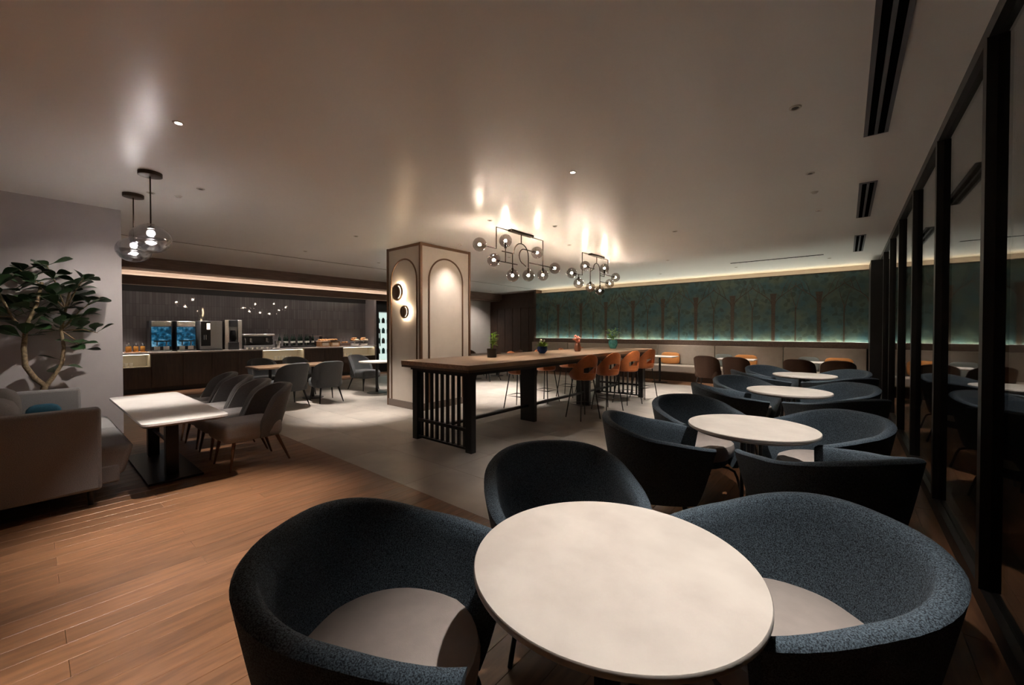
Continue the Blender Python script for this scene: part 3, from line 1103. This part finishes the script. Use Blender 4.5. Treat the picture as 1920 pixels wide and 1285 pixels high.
MB().lathe([(0, 0), (.22, 0), (.22, .012), (.04, .02), (0, .02)], 28).build('base_plate', 'black_metal', tc_, smooth=True)
G = 'charcoal chairs in front of the bar'
cc0 = arm_chair('dining_chair', 'charcoal dining chair at the wooden bar table, back to camera on the right', (-8.22, 3.92, 0), R(90 - 6), G, 'charcoal_fabric', 'charcoal_fabric', 'black_metal')
dup(cc0, (-8.24, 3.22, 0), R(90 + 4), 'charcoal dining chair at the wooden bar table, back to camera on the left')
dup(cc0, (-9.52, 3.22, 0), R(-90), 'charcoal dining chair behind the wooden bar table, on its left end')
dup(cc0, (-9.52, 3.92, 0), R(-88), 'charcoal dining chair behind the wooden bar table, on its right end')
dup(cc0, (-9.15, 5.28, 0), R(-82), 'charcoal dining chair tucked at the small round table beside the column')
# dark seats beyond the communal table
tq = thing('dining_table', 'low dark table far behind the communal table', 'table', (-8.6, 9.1, 0))
B(-.38, .38, -.9, .9, .69, .725).build('table_top', 'oak_edge', tq, bevel=.004)
for y in (-.5, .5):
    MB().cyl((0, y, .015), (0, y, .69), .03, n=12).build('stem', 'black_metal', tq, smooth=True)
    MB().lathe([(0, 0), (.21, 0), (.21, .012), (.04, .02), (0, .02)], 24, c=(0, y, 0)).build('base_plate', 'black_metal', tq, smooth=True)
bc0 = arm_chair('dining_chair', 'dark brown dining chair behind the communal table beside the column', (-8.0, 8.55, 0), R(90), 'dark chairs behind the communal table', 'brown_fabric', 'brown_fabric', 'black_metal')
dup(bc0, (-8.0, 9.55, 0), R(94), 'dark brown dining chair behind the communal table, farther from the column')
dup(bc0, (-9.2, 9.1, 0), R(-90), 'dark brown dining chair far behind the low dark table')

# ------------------------------------------------------------------ banquette along the mural
bq = thing('banquette', 'long beige banquette below the teal mural', 'banquette', (0, 0, 0))
B(MX0, MX1 - .12, 11.90, YM - .16, .0, .24).build('base', 'walnut_dark', bq)
n = 6
for k in range(n):
    x0 = MX0 + k * (MX1 - .12 - MX0) / n
    x1 = MX0 + (k + 1) * (MX1 - .12 - MX0) / n
    B(x0 + .004, x1 - .004, 11.82, YM - .26, .24, .45).build('seat_pad', 'banquette_vinyl', bq, bevel=.03, seg=3, smooth=True)
    B(x0 + .004, x1 - .004, YM - .27, YM - .16, .45, 1.018).build('back_pad', 'banquette_vinyl', bq, bevel=.015, seg=2, smooth=True)
for i, (x, mtl, lab) in enumerate(((-4.02, 'orange_fabric', 'orange cushion on the banquette behind the stools'), (-2.05, 'orange_fabric', 'orange cushion at the middle of the banquette'),
                                   (-.12, 'orange_fabric', 'orange cushion on the banquette nearest the glass partition'),
                                   (-2.58, 'slate_fabric', 'grey cushion left of the middle orange cushion on the banquette'),
                                   (-.70, 'slate_fabric', 'grey cushion on the banquette near the glass partition'))):
    wd = .27 if mtl == 'orange_fabric' else .22
    o = MB().pillow(0, 0, 0, wd, .065, .175, e=5.0, e2=4.2).build('cushion', mtl, smooth=True, loc=(x, YM - .37, .628), rot=(R(-10), 0, 0))
    tag(o, lab, 'cushion', 'cushions on the banquette')
fx = [(-4.02, 'left'), (-2.12, 'middle'), (-.28, 'right')]
bt0 = None
br0 = None
for i, (x, nm) in enumerate(fx):
    lab = 'small cafe table in front of the banquette, %s one of three' % {'left': 'leftmost', 'middle': 'middle', 'right': 'rightmost'}[nm]
    if bt0 is None:
        bt0 = thing('cafe_table', lab, 'table', (x, 11.35, 0), 0, 'cafe tables along the banquette')
        B(-.42, .42, -.30, .30, .71, .735).build('table_top', 'stone_top', bt0, bevel=.003)
        MB().cyl((0, 0, .015), (0, 0, .71), .03, n=12).build('stem', 'black_metal', bt0, smooth=True)
        MB().lathe([(0, 0), (.21, 0), (.21, .012), (.04, .02), (0, .02)], 24).build('base_plate', 'black_metal', bt0, smooth=True)
    else:
        dup(bt0, (x, 11.35, 0), 0, lab)
for i, (x, lab) in enumerate(((-2.62, 'leftmost brown chair facing the banquette'), (-1.98, 'second brown chair from the left facing the banquette'),
                              (-.76, 'third brown chair from the left facing the banquette'), (-.12, 'brown chair facing the banquette nearest the glass partition'))):
    if br0 is None:
        br0 = arm_chair('dining_chair', lab, (x, 10.72, 0), 0, 'brown chairs facing the banquette', 'brown_fabric', 'brown_fabric', 'black_metal')
    else:
        dup(br0, (x, 10.72, 0), R(random.uniform(-6, 6)), lab)

# ------------------------------------------------------------------ bar
CF = -12.50          # cabinet front
wt = tag(B(-13.2, CF + .06, 0.81, 7.68, .895, .935).build('worktop', 'counter_stone', bevel=.004), 'long grey stone worktop of the bar', 'worktop')
units = [(0.81, 1.84, 1, 'bar cabinet with a lit niche of stacked cups beside the left wall'), (1.84, 4.17, 0, 'dark wood bar cabinet below the drink dispensers'),
         (4.17, 5.30, 1, 'bar cabinet with a lit niche below the wine bottles'), (5.30, 6.50, 0, 'dark wood bar cabinet below the bread boxes'),
         (6.50, 7.66, 1, 'bar cabinet with a lit niche at the far end of the bar')]
for y0, y1, ni, lab in units:
    t = thing('bar_cabinet', lab, 'cabinet', (0, 0, 0), 0, 'bar cabinets')
    top = .595 if ni else .895
    B(-13.19, CF, y0 + .002, y1 - .002, .10, top).build('carcass', 'walnut_dark', t)
    B(-13.19, CF - .06, y0 + .002, y1 - .002, 0, .10).build('plinth', 'black_plastic', t)
    nd = max(2, round((y1 - y0) / .58))
    for k in range(nd):
        a = y0 + (y1 - y0) * k / nd
        b = y0 + (y1 - y0) * (k + 1) / nd
        B(CF, CF + .018, a + .004, b - .004, .11, top - .012).build('door', 'walnut_dark', t, bevel=.002)
    if ni:
        m = MB().box(-12.98, -12.96, y0 + .002, y1 - .002, top, .895).box(-12.98, CF, y0 + .002, y0 + .022, top, .895).box(-12.98, CF, y1 - .022, y1 - .002, top, .895)
        m.box(-12.98, CF, y0 + .002, y1 - .002, top, top + .008)
        m.build('niche_lining', 'niche_cream', t)
        B(-12.60, -12.57, y0 + .03, y1 - .03, .882, .892).build('light_strip', 'niche_glow', t)
# cups and bowls in the niches
cup0 = None
ORDW = ['first', 'second', 'third', 'fourth', 'fifth', 'sixth', 'seventh', 'eighth']
spots = [(1.00 + .085 * i, 'cups stacked in the niche beside the left wall') for i in range(7)] + [(4.55 + .10 * i, 'cups in the niche below the wine bottles') for i in range(5)] + \
        [(6.62 + .12 * i, 'cups in the niche at the far end of the bar') for i in range(3)]
cl = {'cups stacked in the niche beside the left wall': '%s white cup from the left in the lit niche beside the left wall',
      'cups in the niche below the wine bottles': '%s white cup from the left in the lit niche below the wine bottles',
      'cups in the niche at the far end of the bar': '%s white cup from the left in the lit niche farthest along the bar'}
seen_ = {}
for y, g in spots:
    o = bpy.data.objects.new('cup', cup0) if cup0 else MB().lathe([(0, 0), (.022, 0), (.034, .05), (.038, .10), (.034, .10), (.030, .05), (0, .012)], 14).build('cup', 'white_ceramic', smooth=True)
    if cup0 is None:
        cup0 = o.data
    else:
        COL.objects.link(o)
    o.location = (CF - .16, y, .603)
    seen_[g] = seen_.get(g, -1) + 1
    tag(o, cl[g] % ORDW[seen_[g]], 'cup', g)

CT = .935
XI = -12.80


def dispenser(label, y):
    t = thing('juice_dispenser', label, 'dispenser', (XI, y, CT), 0, 'juice dispensers on the bar')
    B(-.22, .16, -.205, .205, .04, .75).build('body', 'black_plastic', t, bevel=.012, smooth=True)
    B(-.24, .24, -.19, .19, 0, .04).build('drip_tray', 'steel', t, bevel=.006)
    B(.16, .185, -.18, .18, .13, .60).build('screen', 'drink_screen', t)
    B(.16, .20, -.185, .185, .61, .74).build('header_panel', 'steel', t, bevel=.012, smooth=True)
    for yy in (-.085, .085):
        MB().cyl((.205, yy, .15), (.205, yy, .25), .014, n=10).build('spout', 'steel_dull', t, smooth=True)
        B(.186, .192, yy - .055, yy + .055, .05, .135).build('menu_label', 'bottle_label', t)
    B(.183, .232, -.14, .14, .245, .275).build('spout_bar', 'black_plastic', t)
    return t


dispenser('left juice dispenser with blue drink pictures on the bar', 2.05)
dispenser('right juice dispenser with blue drink pictures on the bar', 2.52)
t = thing('coffee_machine', 'tall silver and black coffee machine right of the juice dispensers', 'coffee machine', (XI, 3.03, CT))
B(-.24, .20, -.24, .24, .03, .76).build('body', 'steel_dull', t, bevel=.012, smooth=True)
B(.20, .215, -.22, -.02, .12, .74).build('front_panel', 'black_gloss', t)
B(.215, .225, -.10, -.03, .54, .70).build('display', 'lens_dim', t)
B(-.24, .26, -.22, .22, 0, .03).build('drip_tray', 'black_plastic', t)
for yy in (-.16, -.12):
    MB().cyl((.24, yy, .28), (.24, yy, .40), .012, n=8).build('spout', 'steel', t, smooth=True)
MB().cyl((-.05, -.12, .76), (-.05, -.12, .92), .08, .10, 16).build('bean_hopper', 'clear_glass', t, smooth=True)
MB().cyl((.15, .08, .30), (.15, .08, .50), .03, n=12).build('milk_spout', 'steel', t, smooth=True)
t = thing('brewing_machine', 'white and black brewing tower beside the low espresso machine', 'coffee machine', (XI, 3.53, CT))
B(-.20, .16, -.20, -.10, 0, .80).build('side_panel', 'steel', t, bevel=.008, smooth=True)
B(-.20, .16, .10, .20, 0, .80).build('side_panel', 'steel', t, bevel=.008, smooth=True)
B(-.20, .10, -.10, .10, 0, .80).build('back_body', 'steel_dull', t)
B(.10, .165, -.095, .095, .62, .79).build('brew_head', 'black_plastic', t, bevel=.01)
MB().lathe([(0, .22), (.05, .22), (.075, .30), (.07, .44), (.055, .52), (0, .52)], 20, c=(.12, 0, 0)).build('carafe', 'black_gloss', t, smooth=True)
B(-.10, .22, -.11, .11, 0, .20).build('drip_base', 'black_plastic', t, bevel=.008)
t = thing('espresso_machine', 'low black espresso machine with a chrome top on the bar', 'coffee machine', (XI, 4.13, CT))
B(-.25, .12, -.38, .38, .10, .36).build('body', 'black_plastic', t, bevel=.015, smooth=True)
B(-.27, .20, -.40, .40, .36, .42).build('cup_tray', 'steel', t, bevel=.015, smooth=True)
B(-.25, .24, -.38, .38, .02, .10).build('drip_tray', 'steel_dull', t, bevel=.01)
for yy in (-.20, .20):
    MB().cyl((.17, yy, .20), (.17, yy, .30), .035, n=14).build('group_head', 'steel', t, smooth=True)
    MB().tube([(.17, yy, .20), (.32, yy, .18)], .014, 8).build('portafilter_handle', 'black_plastic', t, smooth=True)
for yy in (-.34, .34):
    MB().tube([(.18, yy, .30), (.22, yy, .25), (.22, yy, .12)], .007, 6).build('steam_wand', 'steel', t, smooth=True)
for x in (-.2, .18):
    for yy in (-.33, .33):
        MB().cyl((x, yy, 0), (x, yy, .02), .02, n=10).build('foot', 'black_plastic', t)
# small cups in front of the espresso machine
for i, y in enumerate((3.80, 3.92, 4.05, 4.17, 4.30)):
    o = bpy.data.objects.new('cup', cup0)
    COL.objects.link(o)
    o.location = (-12.50, y, CT)
    o.scale = (.9, .9, .55)
    tag(o, '%s small white cup from the left before the low espresso machine' % ORDW[i], 'cup', 'cups before the espresso machine')
# wine bottles
wb0 = None
wn = ['first', 'second', 'third', 'fourth', 'fifth', 'sixth', 'seventh', 'eighth', 'ninth', 'tenth']
for i in range(10):
    lab = 'dark wine bottle on the bar, %s from the left in the row' % wn[i]
    loc = (XI + (.06 if i % 2 else -.04), 4.74 + .102 * i, CT + .06)
    if wb0 is None:
        wb0 = thing('wine_bottle', lab, 'bottle', loc, 0, 'row of wine bottles on the bar')
        MB().lathe([(0, 0), (.036, 0), (.038, .01), (.038, .21), (.032, .245), (.016, .275), (.0145, .34), (0, .34)], 16).build('glass_body', 'bottle_dark', wb0, smooth=True)
        MB().lathe([(.0385, .08), (.0388, .081), (.0388, .135), (.0385, .136)], 16).build('paper_label', 'bottle_label', wb0, smooth=True)
        MB().lathe([(.0150, .275), (.0158, .28), (.0158, .342), (0, .344)], 12).build('foil_cap', 'foil_black', wb0, smooth=True)
    else:
        dup(wb0, loc, R(20 * i), lab)
o = B(XI - .12, XI + .14, 4.68, 5.72, CT, CT + .06).build('bottle_tray', 'black_metal', bevel=.004)
tag(o, 'low black tray under the row of wine bottles', 'tray')
# ice bucket by the bottles
o = MB().lathe([(0, 0), (.06, 0), (.075, .20), (.08, .21), (.072, .21), (.058, .02), (0, .02)], 20).build('ice_bucket', 'steel', smooth=True, loc=(-12.68, 4.63, CT))
tag(o, 'small steel ice bucket left of the wine bottles', 'bucket')
# bread boxes
for i, (y, lab, lid) in enumerate(((5.98, 'left wooden bread box with a pale lid on the bar', 'cardboard_pale'), (6.30, 'right wooden bread box with a dark tray on top', 'black_plastic'))):
    t = thing('bread_box', lab, 'box', (XI + .05, y, CT), 0, 'bread boxes on the bar')
    B(-.16, .16, -.14, .14, 0, .17).build('box', 'basket', t, bevel=.006)
    B(.16, .168, -.10, .10, .04, .13).build('front_label', 'cardboard_pale', t)
    B(-.18, .18, -.155, .155, .17, .19 if i == 0 else .185).build('lid', lid, t, bevel=.004)
    for k in range(3):
        MB().pillow(-.02, -.09 + .09 * k, .215, .09, .042, .032).build('loaf', 'bread', t, smooth=True)
t = thing('wire_shelf', 'raised dark tray of food behind the bread boxes', 'tray', (-13.02, 5.86, CT))
B(-.10, .10, -.20, .20, .33, .345).build('tray', 'walnut_header', t)
for yy in (-.17, .17):
    B(-.08, .08, yy - .01, yy + .01, 0, .33).build('leg', 'black_metal', t)
t = thing('food_platter', 'flat wooden platter of pastries on the bar', 'platter', (XI, 6.68, CT))
B(-.16, .16, -.17, .17, .0, .10).build('board', 'walnut_header', t, bevel=.005)
for k in range(5):
    MB().pillow(rnd.uniform(-.08, .10), -.12 + .06 * k, .125, .045, .028, .025).build('pastry', 'bread', t, smooth=True)
for i, (y, lab) in enumerate(((7.06, 'left pastry stand with piled buns at the end of the bar'), (7.40, 'right pastry stand with piled buns at the end of the bar'))):
    t = thing('pastry_stand', lab, 'cake stand', (XI, y, CT), 0, 'pastry stands on the bar')
    MB().lathe([(0, 0), (.11, 0), (.11, .012), (.025, .025), (.02, .14), (.06, .155), (.15, .16), (.155, .175), (0, .17)], 28).build('stand', 'white_ceramic', t, smooth=True)
    for k in range(10):
        a = k * 2.4
        r_ = .10 if k < 6 else .045
        MB().pillow(math.cos(a) * r_, math.sin(a) * r_, .20 if k < 6 else .25, .045, .04, .03).build('bun', 'bread' if k % 3 else 'cardboard_pale', t, smooth=True)
    MB().lathe([(.12, .008), (.14, .03), (.15, .07), (.145, .07), (.13, .03)], 24).build('plate_rim', 'white_ceramic', t, smooth=True)
# honey jars on a tray at the left end
tr_ = tag(B(-12.90, -12.60, 1.42, 1.80, CT, CT + .02).build('serving_tray', 'basket', bevel=.004), 'small wooden serving tray at the left end of the bar', 'tray')
j0 = None
for i, (x, y) in enumerate(((-12.82, 1.50), (-12.70, 1.47), (-12.80, 1.62), (-12.68, 1.60), (-12.76, 1.73))):
    lab = 'glass jar of amber honey on the small wooden tray, %s' % ['back left corner', 'front left corner', 'back middle', 'front middle', 'right end'][i]
    if j0 is None:
        j0 = thing('honey_jar', lab, 'jar', (x, y, CT + .02), 0, 'honey jars on the tray')
        MB().lathe([(0, 0), (.040, 0), (.045, .01), (.045, .11), (.034, .13), (0, .13)], 16).build('jar', 'honey', j0, smooth=True)
        MB().lathe([(.036, .13), (.038, .132), (.038, .165), (.012, .18), (.014, .20), (0, .205)], 16).build('lid', 'steel', j0, smooth=True)
    else:
        dup(j0, (x, y, CT + .02), 0, lab)
# end wall of the bar and display fridge
tag(B(-13.2, -12.62, 7.70, 7.78, 0, 2.53).build('wall_bar_end', 'wall_mauve'), 'short pale wall at the far end of the bar', kind='structure')
fg = thing('display_fridge', 'tall lit glass door fridge beside the column', 'fridge', (-12.85, 8.22, 0))
m = MB().box(-.34, .30, -.42, -.38, 0, 2.36).box(-.34, .30, .38, .42, 0, 2.36).box(-.34, -.30, -.38, .38, 0, 2.36).box(-.30, .30, -.38, .38, 2.10, 2.36).box(-.30, .30, -.38, .38, 0, .30)
m.build('cabinet', 'black_plastic', fg)
B(-.30, -.29, -.38, .38, .30, 2.10).build('light_panel', 'fridge_glow', fg)
for z in (.62, .98, 1.34, 1.70):
    B(-.28, .24, -.375, .375, z, z + .012).build('shelf', 'clear_glass', fg)
B(.285, .30, -.375, .375, .31, 2.09).build('glass_door', 'clear_glass', fg)
B(.30, .325, -.36, -.335, .9, 1.5).build('handle', 'steel', fg)
ck = 0
for z, sh in ((.632, 'bottom'), (.992, 'second'), (1.352, 'third'), (1.712, 'top')):
    for y, ps in ((-.24, 'left'), (-.05, 'middle'), (.15, 'right')):
        ck += 1
        o = MB().lathe([(0, 0), (.05, 0), (.055, .02), (.055, .13), (.03, .17), (.03, .19), (0, .19)], 12).build('drink_carton', 'slate_fabric' if ck % 2 else 'pot_turquoise', smooth=True,
                                                                                                                  loc=(-12.8, 8.22 + y, z))
        tag(o, '%s drink container on the %s shelf of the lit display fridge' % (ps, sh), 'bottle', 'drinks in the display fridge')

# ------------------------------------------------------------------ sconces on the column
for (x, z, r, lab) in ((-6.495, 2.17, .165, 'larger round bronze crescent wall sconce on the column'), (-6.275, 1.795, .125, 'smaller round bronze crescent wall sconce on the column')):
    t = thing('wall_sconce', lab, 'sconce', (x, CY0, z), 0, 'crescent sconces on the column')
    rot = Matrix.Rotation(R(90), 4, 'X')

    def disc(prof, n=40):
        m = MB().lathe(prof, n)
        m.V = [tuple(rot @ Vector(v)) for v in m.V]
        return m
    disc([(0, 0), (.35 * r, 0), (.35 * r, .03), (0, .03)]).build('mount', 'bronze_dark', t)
    disc([(.36 * r, .031), (.9 * r, .031), (.9 * r, .026), (.36 * r, .026)]).build('halo_strip', 'halo_glow', t)
    disc([(0, .033), (r * .97, .033), (r, .038), (r, .06), (r * .97, .068), (r * .84, .068), (r * .80, .050), (0, .048)]).build('dish', 'sconce_gold', t, smooth=True)
    # crescent and inner disc
    cr = MB()
    outer = [(r * .78 * math.cos(R(a)), r * .78 * math.sin(R(a))) for a in range(-70, 71, 10)]
    inner = [(-r * .12 + r * .70 * math.cos(R(a)), r * .70 * math.sin(R(a))) for a in range(-80, 81, 10)]
    k = len(outer)
    vs = [(x_, -.052, z_) for x_, z_ in outer] + [(-r * .16 + r * .72 * math.cos(R(a)), -.052, r * .74 * math.sin(R(a))) for a in range(-70, 71, 10)]
    cr.add(vs, [(i, i + 1, k + i + 1, k + i) for i in range(k - 1)])
    cr.build('crescent', 'halo_soft' if 'halo_soft' in MATS else (emis('halo_soft', (1.0, .82, .58), 2.0) and 'halo_soft'), t)
    ds = MB().lathe([(0, .050), (r * .68, .050), (r * .68, .066), (r * .64, .070), (0, .070)], 36, c=(-r * .17, 0, 0))
    ds.V = [tuple(rot @ Vector(v)) for v in ds.V]
    ds.build('inner_disc', 'sconce_brown', t, smooth=True)

# ------------------------------------------------------------------ pendants
for (x, z, lab) in ((-5.37, 2.37, 'smoked glass globe pendant lamp nearer the camera over the marble table'), (-6.38, 2.385, 'smoked glass globe pendant lamp farther away over the marble table')):
    t = thing('pendant_lamp', lab, 'pendant lamp', (x, .8, 0), 0, 'glass globe pendants')
    MB().lathe([(0, CEIL), (.095, CEIL), (.095, CEIL - .035), (.08, CEIL - .04), (0, CEIL - .04)], 28).build('canopy', 'bronze_dark', t, smooth=True)
    MB().cyl((0, 0, z + .12), (0, 0, CEIL - .04), .006, n=8).build('rod', 'bronze_dark', t)
    MB().sphere((0, 0, z), .165, 32, 20, sz=.84).build('glass_globe', 'pendant_glass', t, smooth=True)
    MB().cyl((0, 0, z + .10), (0, 0, z + .145), .03, n=16).build('socket', 'steel', t, smooth=True)
    MB().sphere((0, 0, z + .055), .032, 14, 8).build('bulb', 'pendant_glow', t, smooth=True)

# ------------------------------------------------------------------ chandeliers


def chandelier(label, cy, globes, rods):
    t = thing('chandelier', label, 'chandelier', (-4.04, cy, 0), 0, 'globe chandeliers over the communal table')
    B(-.045, .045, -.29, .29, CEIL - .035, CEIL).build('ceiling_plate', 'bronze_dark', t, bevel=.012)
    for q in rods:
        MB().tube([(0, a, b) for a, b in q], .0085, 8).build('rod', 'bronze_dark', t, smooth=True)
    for (y, z, dy, dz) in globes:
        g = MB().sphere((0, y, z), .10, 24, 16).build('glass_globe', 'smoked_globe', t, smooth=True)
        MB().sphere((0, y, z), .021, 12, 8).build('bulb', 'bulb_glow', g, smooth=True)
        MB().cyl((0, y + dy * .025, z + dz * .025), (0, y + dy * .115, z + dz * .115), .016, .020, 10).build('socket', 'bronze_dark', g, smooth=True)
    return t


ga = [(-.96, 2.68, 1, 0), (-.39, 2.83, 0, -1), (-.66, 2.50, 1, 0), (.43, 2.77, -1, 0), (-.22, 2.315, 0, 1), (.19, 2.36, 0, 1), (.60, 2.41, 0, 1), (.97, 2.57, -1, 0)]
ra = [[(-.29, 3.0), (-.60, 3.0), (-.60, 2.68), (-.845, 2.68)],
      [(.29, 3.0), (.60, 3.0), (.60, 2.525)],
      [(0, 3.0), (0, 2.855)],
      [(-.545, 2.50), (-.10, 2.50), (-.10, 2.50)],
      [(-.39, 2.715), (-.39, 2.50)],
      [(-.47, 2.66), (-.20, 2.66)],
      [(.60, 2.57), (.855, 2.57)],
      [(.22, 2.57), (.60, 2.57)],
      [(-.22, 2.43), (-.22, 2.66)] + arc(0, 2.66, .19, 180, 0, 10) + [(.19, 2.475)],
      arc(.07, 2.63, .12, 60, 330, 12)[::-1] and [(.315, 2.77), (.10, 2.77)] + arc(.07, 2.65, .12, 90, 260, 10) + [(.12, 2.50)]]
chandelier('bronze chandelier with eight smoked globes nearer the column', 5.10, ga, ra)
gb = [(-1.0, 2.55, 1, 0), (-.49, 2.745, 1, 0), (.35, 2.80, 0, -1), (.90, 2.66, -1, 0), (-.74, 2.38, 0, 1), (-.27, 2.335, 0, 1), (.15, 2.30, 0, 1), (.60, 2.49, -1, 0)]
rb = [[(-.29, 3.0), (-.60, 3.0), (-.60, 2.55), (-.885, 2.55)],
      [(.29, 3.0), (.52, 3.0), (.52, 2.70)],
      [(0, 3.0), (0, 2.86)],
      [(-.375, 2.73), (-.10, 2.73)],
      [(-.27, 2.45), (-.27, 2.73)],
      [(.35, 2.685), (.35, 2.62), (.15, 2.62)],
      [(.15, 2.66), (.785, 2.66)],
      [(.15, 2.49), (.485, 2.49)],
      [(-.27, 2.66)] + arc(0, 2.72, .14, 180, 0, 10) + [(.15, 2.72), (.15, 2.415)],
      [(-.74, 2.495), (-.74, 2.55)]]
chandelier('bronze chandelier with eight smoked globes nearer the teal mural', 7.65, gb, rb)

# ------------------------------------------------------------------ ceiling fittings
for (y0, y1, lab) in ((1.6, 4.36, 'long linear air vent in the ceiling nearest the camera'), (5.72, 7.42, 'middle short linear air vent in the ceiling'),
                      (8.80, 10.55, 'farthest small linear air vent in the ceiling')):
    t = thing('air_vent', lab, 'vent', (0.17, (y0 + y1) / 2, CEIL), 0, 'linear air vents in the ceiling')
    h = (y1 - y0) / 2
    B(-.074, .074, -h, h, -.010, 0).build('frame', 'vent_metal', t)
    for x in (-.030, .030):
        B(x - .019, x + .019, -h + .02, h - .02, -.013, -.0101).build('slot', 'vent_slot', t)
    B(-.008, .008, -h + .02, h - .02, -.016, -.0101).build('blade', 'vent_metal', t)


def downlight(x, y, target, watts, ang, label, lens='lens_glow', r=.032, blend=.85, col=SOFT):
    t = thing('downlight', label, 'downlight', (x, y, CEIL), 0, 'recessed ceiling downlights')
    MB().lathe([(r * .72, -.001), (r * .72, -.006), (r, -.008), (r * 1.18, -.004), (r * 1.2, 0)], 24).build('trim_ring', 'ring_white', t, smooth=True)
    MB().lathe([(0, -.002), (r * .7, -.002), (r * .7, -.0005), (0, -.0005)], 20).build('lens', lens, t)
    if watts:
        spot((x, y, CEIL - .012), target, watts, ang, blend, col, .03, t)
    return t


DL = [
    (-.29, 1.55, (-.36, 1.25, .74), 21, 50, 'recessed downlight above the nearest round table', 'lamp_inside'),
    (-.29, 3.49, (-.45, 3.46, .74), 20, 52, 'recessed downlight above the second round table', 'lamp_inside'),
    (-.29, 5.04, (-.50, 5.7, .74), 22, 50, 'recessed downlight above the third round table', 'lamp_inside'),
    (-.29, 6.67, (-.50, 7.85, .74), 26, 48, 'recessed downlight above the farthest round table', 'lamp_inside'),
    (-2.11, 3.49, (-2.3, 3.6, 0), 14, 50, 'bright recessed downlight over the tile field before the communal table', 'lens_glow'),
    (-2.11, 6.60, (-2.6, 7.6, 0), 30, 54, 'recessed downlight over the tile field beside the stools', 'lamp_inside'),
    (-3.92, .75, (-3.80, .85, 0), 72, 48, 'bright recessed downlight over the oak floor at the left', 'lens_glow'),
    (-2.11, .30, (-2.25, .32, 0), 55, 40, 'recessed downlight over the oak floor in the foreground', 'lamp_inside'),
    (-6.33, 3.53, (-6.6, 3.7, 0), 62, 46, 'recessed downlight over the tiles before the column', 'lamp_inside'),
    (-5.47, 5.10, (-5.86, 5.10, 1.3), 9.5, 70, 'recessed downlight washing the arched side of the column', 'lamp_inside'),
    (-5.6, 6.65, (-5.7, 6.7, 0), 80, 54, 'recessed downlight over the tiles behind the communal table', 'lamp_inside'),
    (-6.9, 7.6, (-6.9, 7.6, 0), 80, 54, 'recessed downlight over the tiles behind the column', 'lamp_inside'),
    (-8.3, 3.55, (-8.5, 3.55, 0), 45, 60, 'recessed downlight over the wooden bar table', 'lamp_inside'),
    (-8.4, 5.25, (-8.4, 5.2, 0), 45, 60, 'recessed downlight over the small round table by the column', 'lamp_inside'),
    (-3.94, 4.25, (-3.94, 4.45, 1.05), 18, 50, 'recessed downlight over the near end of the communal table', 'lamp_inside'),
    (-3.94, 6.40, (-3.6, 6.8, 1.05), 22, 70, 'recessed downlight over the middle of the communal table', 'lamp_inside'),
    (-3.1, 9.2, (-3.1, 9.3, 0), 60, 60, 'recessed downlight over the floor before the banquette', 'lamp_inside'),
    (-4.0, 11.3, (-3.6, 11.7, .4), 26, 58, 'recessed downlight over the left cafe table', 'lamp_inside'),
    (-2.12, 11.3, (-2.12, 11.5, .4), 20, 54, 'recessed downlight over the middle cafe table', 'lamp_inside'),
    (-.29, 11.2, (-.29, 11.45, .4), 20, 54, 'recessed downlight over the right cafe table', 'lamp_inside'),
    (-10.9, 11.8, (-12.3, 12.2, .7), 22, 84, 'recessed downlight washing the pale passage wall', 'lamp_inside'),
    (-2.0, -2.0, (-2.0, -2.0, 0), 30, 80, 'unseen fill downlight added behind the camera on the right', 'lamp_inside'),  # added out of view, its floor bounce brightens the ceiling
    (-4.6, -2.2, (-4.6, -2.2, 0), 30, 80, 'unseen fill downlight added behind the sofa', 'lamp_inside'),  # second unseen lamp, added to lift the ceiling by bounce
    (-6.15, .92, (-6.1, .95, .66), 30, 42, 'recessed downlight above the grey armchairs', 'lamp_inside'),
    (-5.55, 1.25, (-7.35, .45, 1.25), 20, 62, 'adjustable downlight aimed at the indoor tree and left wall', 'lamp_inside'),
]
for d in DL:
    downlight(*d)
for x, y, lab in ((-6.05, 1.15, 'small round ceiling sensor near the pendant lamps'), (-3.40, 5.11, 'small round ceiling sprinkler near the nearer chandelier'),
                  (-.29, 5.75, 'small round ceiling sensor between the round table downlights')):
    o = MB().lathe([(0, -.018), (.02, -.018), (.03, -.006), (.038, 0), (0, 0)], 18).build('ceiling_sensor', 'ring_white', smooth=True, loc=(x, y, CEIL))
    tag(o, lab, 'sensor')
# counter lights under the bar hood
for i, y in enumerate((1.5, 2.6, 3.7, 4.8, 5.9, 7.0)):
    t = thing('counter_spot', '%s small downlight from the left in the recess above the bar worktop' % ORDW[i], 'downlight', (-12.55, y, 2.62), 0, 'downlights above the bar worktop')
    MB().lathe([(.02, -.001), (.02, -.006), (.035, -.006), (.038, 0)], 20).build('trim_ring', 'ring_white', t, smooth=True)
    MB().lathe([(0, -.002), (.019, -.002), (.019, -.0005), (0, -.0005)], 14).build('lens', 'lens_dim', t)
    spot((-12.55, y, 2.60), (-12.58, y, .93), 18, 56, .9, SOFT, .03, t)
